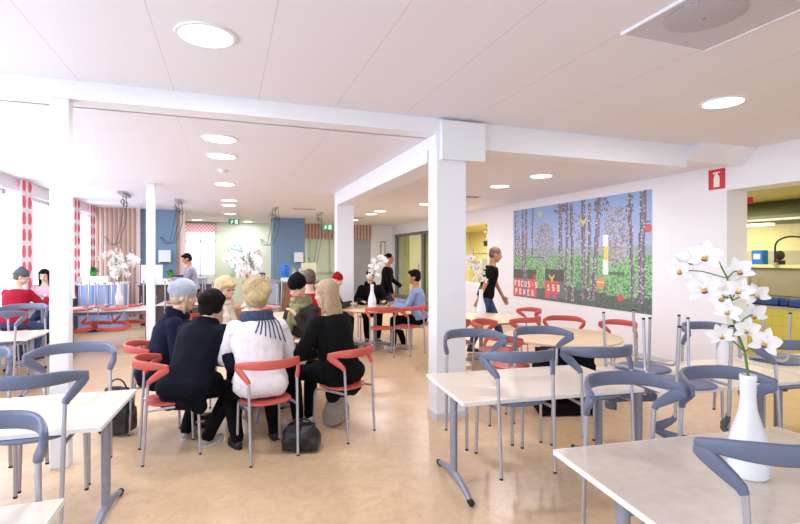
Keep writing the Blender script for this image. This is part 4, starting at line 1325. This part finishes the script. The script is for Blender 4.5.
disc(.835, .89, .034, (206, 54, 58)); dot(.84, .85, (70, 140, 60)); disc(.985, .31, .034, (206, 60, 64)); rect(.975, .25, .995, .27, (60, 90, 70))
disc(.567, .80, .03, (40, 124, 86)); disc(.567, .82, .045, (44, 134, 92)); disc(.715, .78, .055, (226, 140, 74)); rect(.695, .77, .74, .785, (236, 226, 206)); rect(.695, .805, .74, .815, (200, 70, 60))
rect(.11, .32, .135, .365, (206, 110, 70)); rect(.205, .74, .22, .79, (200, 60, 60))
b = MB(); vs = []; fs = []; cl = []
Y0, Y1, Z0, Z1 = 9.86, 5.89, 2.755, 0.735
XP = XR - .012
for j in range(NV + 1):
    for i in range(NU + 1):
        vs.append((XP, Y0 + (Y1 - Y0) * i / NU, Z0 + (Z1 - Z0) * j / NV))
for j in range(NV):
    for i in range(NU):
        a = j * (NU + 1) + i; fs.append((a, a + 1, a + NU + 2, a + NU + 1)); cl.append(pic[j][i])
me = bpy.data.meshes.new('mural'); me.from_pydata(vs, [], fs)
ca = me.color_attributes.new('picture', 'FLOAT_COLOR', 'CORNER')
vals = []
for c in cl:
    L_ = lin(tuple(max(0, min(255, q)) for q in c)); vals += [min(1, q * .84 + .10) for q in L_[:3]] + [1.0]; vals += vals[-4:] * 3
ca.data.foreach_set('color', vals)
mm = bpy.data.materials.new('mural_print'); mm.use_nodes = True
at_ = mm.node_tree.nodes.new('ShaderNodeAttribute'); at_.attribute_name = 'picture'
mm.node_tree.links.new(at_.outputs['Color'], mm.node_tree.nodes['Principled BSDF'].inputs['Base Color']); mm.node_tree.nodes['Principled BSDF'].inputs['Roughness'].default_value = .6
me.materials.append(mm)
mu = tag(link('mural', me), 'wide pixelated picture of a birch wood on the right wall', 'picture')
link('backing_panel', MB().box((XP + .0005, Y1, Z1), (XR, Y0, Z0)).mesh('backing_panel', WALL, 0), mu)

# fire extinguisher sign
t = thing('fire_extinguisher_sign', 'red sign with a white extinguisher symbol at the wall corner', 'sign', (XR - .004, 4.81, 2.75))
link('panel', MB().box((-.003, -.12, -.14), (.003, .12, .14)).mesh('panel', SIGNR, 0), t)
b = MB(); pr = [(-.042, -.108), (.042, -.108), (.043, .02), (.030, .055), (.014, .068), (.014, .085), (-.014, .085), (-.014, .068), (-.030, .055), (-.043, .02)]
b.rings([[(xx, y_, z_) for y_, z_ in pr] for xx in (-.0055, -.003)]); b.box((-.0055, -.05, .085), (-.003, .03, .10)); b.box((-.0055, .03, .07), (-.003, .05, .10))
link('symbol', b.mesh('symbol', SIGNW, 0), t)
t = thing('wall_notice', 'small black-framed notice on the white wall beside the grey door', 'notice', (6.02, 18.88, 1.98))
link('frame', MB().box((-.10, -.012, -.30), (.10, .018, .30)).mesh('frame', M('black_frame', (40, 40, 44), .5), 0), t)
link('sheet', MB().box((-.075, -.015, -.27), (.075, -.011, .27)).mesh('sheet', SIGNW, 0), t)


# ------------------------------------------------------------------ curtains
def curtain(y0, y1, label):
    b = MB(); n = 24; rs = []
    for z in (0.75, 1.6, ZB - .02):
        ring = []
        for k in range(n + 1): ring.append((XL + .07 + .005 * math.sin(k * 1.1), (y1 - y0) * k / n, z))
        for k in range(n, -1, -1): ring.append((XL + .078 + .005 * math.sin(k * 1.1), (y1 - y0) * k / n, z))
        rs.append(ring)
    o = tag(link('curtain', b.rings(rs).mesh('curtain', CURT, 60), None, (0, y0, 0)), label, 'curtain', 'red-dotted curtains')
    link('curtain_rail', MB().tube([(XL + .075, -.06, ZB - .012), (XL + .075, y1 - y0 + .06, ZB - .012)], .010).mesh('curtain_rail', FRAMEW), o)


curtain(9.3, 9.78, 'red-dotted curtain left of the thin near column')
curtain(12.1, 12.55, 'red-dotted curtain right of the thin near column')
curtain(13.4, 13.85, 'red-dotted curtain in the corner beside the timber slats')
v_ = tag(link('valance', MB().box((-1.5, 18.90, 2.55), (-.40, 18.99, 2.86)).mesh('valance', CHECK, 0)), 'red-checked valance above the far window', 'valance')


# ------------------------------------------------------------------ counters and their things at the back
def counter(name, label, x0, x1, y0, y1, h, front, top, panels=4):
    t = thing(name, label, 'counter', ((x0 + x1) / 2, (y0 + y1) / 2, 0))
    w = (x1 - x0) / 2; d = (y1 - y0) / 2
    link('carcass', MB().box((-w, -d + .02, .06), (w, d, h - .04)).mesh('carcass', front, 0), t)
    link('plinth', MB().box((-w + .03, -d + .06, 0), (w - .03, d - .03, .06)).mesh('plinth', CAPB, 0), t)
    link('worktop', MB().box((-w - .02, -d - .02, h - .04), (w + .02, d + .02, h)).mesh('worktop', top, 0), t)
    pw = 2 * w / panels
    for k in range(panels):
        dr = link('door', MB().box((-w + k * pw + .012, -d, .09), (-w + (k + 1) * pw - .012, -d + .02, h - .06)).mesh('door', front, 0), t)
        link('handle', MB().tube([(-w + k * pw + .05, -d - .02, h * .55), (-w + k * pw + .05, -d - .02, h * .75)], .008).mesh('handle', SILV), dr)


WT = M('white_worktop', (232, 230, 234), .35)
counter('serving_counter', 'lavender-blue counter in front of the timber slats', -3.08, -2.2, 12.2, 12.8, 1.08, LAVP, WT, 3)
counter('serving_counter', 'dark counter in front of the blue pier', -2.0, -.35, 12.9, 13.5, .98, M('dark_brown_front', (86, 70, 70), .5), M('dark_worktop', (70, 62, 66), .3), 5)
counter('serving_counter', 'pale steel counter left of the blue block', .55, 1.3, 13.4, 14.0, 1.02, M('pale_blue_steel', (158, 172, 196), .4, metal=.2), STEEL, 2)
counter('serving_counter', 'brown counter with machines before the blue block', 1.38, 2.5, 13.5, 14.1, .98, BROWNW, M('grey_worktop', (150, 146, 150), .35), 4)


def pot_plant(x, y, z, label, wid=.3):
    t = thing('potted_plant', label, 'plant', (x, y, z), 0, 'small plants in white boxes')
    link('planter', MB().box((-wid, -.10, 0), (wid, .10, .15)).mesh('planter', WHC, 0), t)
    b = MB()
    for k in range(70):
        a = random.uniform(0, 2 * PI); e = random.uniform(.1, 1.4); r_ = .10 * random.uniform(.5, 1)
        vs, fs = petal(.06, .035, .3); rt = Matrix.Rotation(a, 3, 'Z') @ Matrix.Rotation(e, 3, 'X')
        c = Vector((r_ * math.cos(a) * math.cos(e) + .0, r_ * math.sin(a) * math.cos(e), .23 + r_ * math.sin(e)))
        b.add([rt @ v + c for v in vs], fs)
    b.ell((0, 0, .22), (.07, .07, .10))
    link('foliage', b.mesh('foliage', GREEN), t)


pot_plant(-2.84, 12.45, 1.08, 'small green plant in a white box on the lavender counter')
pot_plant(-1.35, 13.1, .98, 'small green plant in a white box on the dark counter')


def dispenser(x, y, z, label):
    t = thing('towel_dispenser', label, 'dispenser', (x, y, z), 0, 'white paper towel dispensers')
    b = MB(); b.box((-.15, -.13, -.16), (.15, 0, .18)); o = bevel(link('housing', b.mesh('housing', FRAMEW, 0), t), .03, 3)
    link('paper_slot', MB().box((-.11, -.134, -.165), (.11, -.02, -.14)).mesh('paper_slot', CABLE, 0), t)


dispenser(-1.60, 14.35, 1.66, 'white towel dispenser on the left blue pier')
dispenser(2.20, 16.15, 1.62, 'white towel dispenser on the right blue block')
t = thing('menu_board', 'white board on the dark counter by the left blue pier', 'board', (-1.78, 13.32, .98))
link('sheet', MB().box((-.24, -.01, .03), (.24, .01, .48)).mesh('sheet', SIGNW, 0), t); link('base', MB().box((-.2, -.05, 0), (.2, .05, .03)).mesh('base', SILVD, 0), t)
t = thing('menu_board', 'cream board leaning before the right blue block', 'board', (2.2, 13.95, .98))
link('sheet', MB().box((-.22, -.01, .03), (.22, .01, .50)).mesh('sheet', M('cream_sheet', (226, 222, 190), .6), 0), t); link('base', MB().box((-.18, -.05, 0), (.18, .05, .03)).mesh('base', SILVD, 0), t)
t = thing('water_dispenser', 'bright blue water bottle dispenser before the right blue block', 'water dispenser', (1.30 + .2, 13.7, .98))
link('bottle', MB().lathe([(.01, .10), (.10, .10), (.12, .16), (.12, .40), (.10, .46), (.01, .46)], seg=24).mesh('bottle', BLUEP), t)
link('stand', MB().box((-.12, -.12, 0), (.12, .12, .10)).mesh('stand', WHC, 0), t)
link('tap', MB().tube([(0, -.12, .12), (0, -.17, .12), (0, -.17, .08)], .012).mesh('tap', SILV), t)
for x, lb in ((1.74, 'steel coffee pot next to the blue water bottle'), (1.92, 'second steel coffee pot from the blue water bottle')):
    t = thing('coffee_pot', lb, 'coffee pot', (x, 13.7, .98), 0, 'steel coffee pots')
    link('body', MB().lathe([(.01, 0), (.07, 0), (.075, .03), (.07, .26), (.055, .32), (.02, .35), (.01, .37)], seg=24).mesh('body', STEEL), t)
    link('handle', MB().tube(fillet([(.065, 0, .28), (.13, 0, .27), (.13, 0, .10), (.07, 0, .08)], .04), .009).mesh('handle', CABLE), t)
    link('spout', MB().tube([(-.06, 0, .2), (-.12, 0, .29)], .012).mesh('spout', STEEL), t)
for x, y, z, w_, h_, m_, lb in ((-1.15, 13.2, .98, .2, .22, CABLE, 'dark appliance behind the plant box on the dark counter'), (-.75, 13.2, .98, .24, .16, STEEL, 'low steel tray box on the dark counter'), (.80, 13.7, 1.02, .16, .2, CABLE, 'dark box on the pale steel counter')):
    t = thing('appliance', lb, 'appliance', (x, y, z))
    bevel(link('body', MB().box((-w_, -.15, 0), (w_, .15, h_)).mesh('body', m_, 0), t), .015)
    link('panel', MB().box((-w_ * .8, -.158, h_ * .3), (w_ * .8, -.15, h_ * .8)).mesh('panel', SILVD, 0), t)

# ------------------------------------------------------------------ kitchen seen through the openings
t = thing('kitchen_counter', 'long yellow-fronted serving counter beyond the right opening', 'counter', (8.0, 6.0, 0))
link('front_panel', MB().box((0, -5.5, .05), (.03, 3.6, .86)).mesh('front_panel', line_mat('yellow_tiles', (216, 206, 100), (190, 180, 84), (1, 2), (.15, .15), (0, 0), (.006, .006), .35), 0), t)
link('carcass', MB().box((.03, -5.5, .05), (.7, 3.6, .86)).mesh('carcass', YELW, 0), t)
link('worktop', MB().box((-.03, -5.52, .86), (.72, 3.62, .90)).mesh('worktop', STEEL, 0), t)
link('plinth', MB().box((.05, -5.4, 0), (.65, 3.5, .05)).mesh('plinth', CAPB, 0), t)
for k in range(9):
    y0 = 1.0 + k * .72
    t = thing('plastic_crate', '%s blue plastic crate on the yellow counter' % ('nearest', 'second', 'third', 'fourth', 'fifth', 'sixth', 'seventh', 'eighth', 'farthest')[k], 'crate', (8.18, y0, .90), 0, 'blue crates on the yellow counter')
    b = MB(); b.box((-.14, -.30, 0), (.14, .30, .015)); b.box((-.14, -.30, 0), (-.125, .30, .11)); b.box((.125, -.30, 0), (.14, .30, .11)); b.box((-.14, -.30, 0), (.14, -.285, .11)); b.box((-.14, .285, 0), (.14, .30, .11))
    link('crate_body', b.mesh('crate_body', BLUED, 0), t)
    link('rim', MB().box((-.152, -.312, .098), (-.138, .312, .115)).mesh('rim', BLUEP, 0), t)
t = thing('back_cabinets', 'row of grey-beige cabinets on the kitchen back wall', 'cabinet', (9.75, 6.0, 0))
link('carcass', MB().box((-.15, -5.5, .08), (.44, 4.5, 1.46)).mesh('carcass', GRYB, 0), t)
link('worktop', MB().box((-.22, -5.5, 1.46), (.44, 4.5, 1.52)).mesh('worktop', M('cream_worktop', (224, 214, 158), .4), 0), t)
for k in range(10):
    dr = link('door', MB().box((-.17, -5.48 + k, .95), (-.15, -4.52 + k, 1.44)).mesh('door', GRYB, 0), t)
    link('handle', MB().tube([(-.19, -4.65 + k, 1.05), (-.19, -4.65 + k, 1.25)], .008).mesh('handle', SILV), dr)
link('upstand', MB().box((.25, -5.5, 1.52), (.44, 4.5, 1.78)).mesh('upstand', M('grey_upstand', (178, 172, 150), .5), 0), t)
t = thing('extractor_hood', 'long olive-green extractor hood under the kitchen ceiling', 'hood', (9.4, 6.0, 2.30))
pr = [(-.1, .0), (-.1, .12), (.15, .40), (.79, .40), (.79, 0)]
link('canopy', MB().rings([[(x_, y_, z_) for x_, z_ in pr] for y_ in (-5.5, 4.5)]).mesh('canopy', OLVW, 0), t)
link('front_rail', MB().box((-.13, -5.5, .02), (-.10, 4.5, .06)).mesh('front_rail', STEEL, 0), t)
for k in range(4):
    link('lamp', MB().box((.2, -4.6 + k * 2.4, -.03), (.4, -3.2 + k * 2.4, 0)).mesh('lamp', glow('hood_tube', (255, 246, 206), 9.0), 0), t)
t = thing('hose_tap', 'black curved hose tap above the kitchen counter', 'tap', (9.5, 5.6, 1.52))
link('hose', MB().tube(fillet([(0, .4, 0), (0, .4, .42), (0, .2, .52), (0, -.6, .42), (0, -.7, .2)], .2), .016, seg=10).mesh('hose', CAPB), t)
link('base', MB().lathe([(.01, 0), (.05, 0), (.05, .04), (.01, .04)], seg=16, c=(0, .4, 0)).mesh('base', STEEL), t)
t = thing('blue_box', 'blue box with a black round front on the kitchen worktop', 'box', (9.62, 6.35, 1.52), 0)
link('body', MB().box((-.08, -.10, 0), (.08, .10, .27)).mesh('body', BLUEP, 0), t); link('label_plate', MB().box((-.085, -.06, .10), (-.08, .06, .20)).mesh('label_plate', SIGNW, 0), t)
t = thing('hose_end', 'black round fan head beside the blue box', 'nozzle', (9.62, 6.0, 1.52))  # round dark end of the black hose, set on a small base
link('housing', MB().ell((0, 0, .17), (.05, .09, .09)).mesh('housing', CAPB), t); link('base', MB().box((-.05, -.07, 0), (.05, .07, .08)).mesh('base', CAPB, 0), t)
t = thing('kitchen_sign', 'small red sign hanging inside the kitchen opening', 'sign', (7.6, 5.36, 2.56), 30)
link('panel', MB().box((-.22, -.015, -.05), (.22, .015, .05)).mesh('panel', SIGNR, 0), t); link('hanger', MB().tube([(0, 0, .05), (0, 0, .14)], .008).mesh('hanger', SILV), t)
# dish-return shelves behind the middle opening
t = thing('tray_rack', 'steel rack with shelves behind the middle wall opening', 'rack', (8.7, 14.6, 0))
for sx in (-.3, .3):
    for sy in (-.9, .9): link('post', MB().tube([(sx, sy, 0), (sx, sy, 1.95)], .02).mesh('post', STEEL), t)
for z_ in (.3, .85, 1.3, 1.75): link('shelf', MB().box((-.33, -.93, z_), (.33, .93, z_ + .03)).mesh('shelf', STEEL, 0), t)
k = 0
for z_, m_, nm in ((.88, BROWNW, 'brown'), (.88, REDC, 'red'), (1.33, WHC, 'white'), (1.33, BLUED, 'blue'), (1.78, STEEL, 'steel')):
    y_ = -.6 + .45 * (k % 3); k += 1
    t = thing('storage_box', '%s box on the steel rack behind the middle opening' % nm, 'box', (8.7, 14.6 + y_, z_), 0, 'boxes on the steel rack')
    b = MB(); b.box((-.2, -.17, 0), (.2, .17, .22)); link('body', b.mesh('body', m_, 0), t)
    link('lid', MB().box((-.21, -.18, .22), (.21, .18, .25)).mesh('lid', WHC, 0), t)
t = thing('hanging_plant', 'white hanging flower pot in the middle wall opening', 'plant', (6.9, 12.0, 2.58))
link('pot', MB().lathe([(.01, -.62), (.06, -.62), (.09, -.48), (.085, -.48), (.01, -.55)], seg=20).mesh('pot', M('dark_green_pot', (44, 66, 56), .5)), t)
b = MB()
for k in range(26):
    vs, fs = petal(.06, .05, .3); rt = Matrix.Rotation(random.uniform(0, 6), 3, 'Z') @ Matrix.Rotation(random.uniform(.2, 1.5), 3, 'X')
    c = Vector((random.uniform(-.06, .06), random.uniform(-.06, .06), -.48 + random.uniform(0, .42)))
    b.add([rt @ v + c for v in vs], fs)
link('blossom', b.mesh('blossom', PETAL), t)
link('cord', MB().tube([(0, 0, -.5), (0, 0, 0)], .006).mesh('cord', CABLE), t)
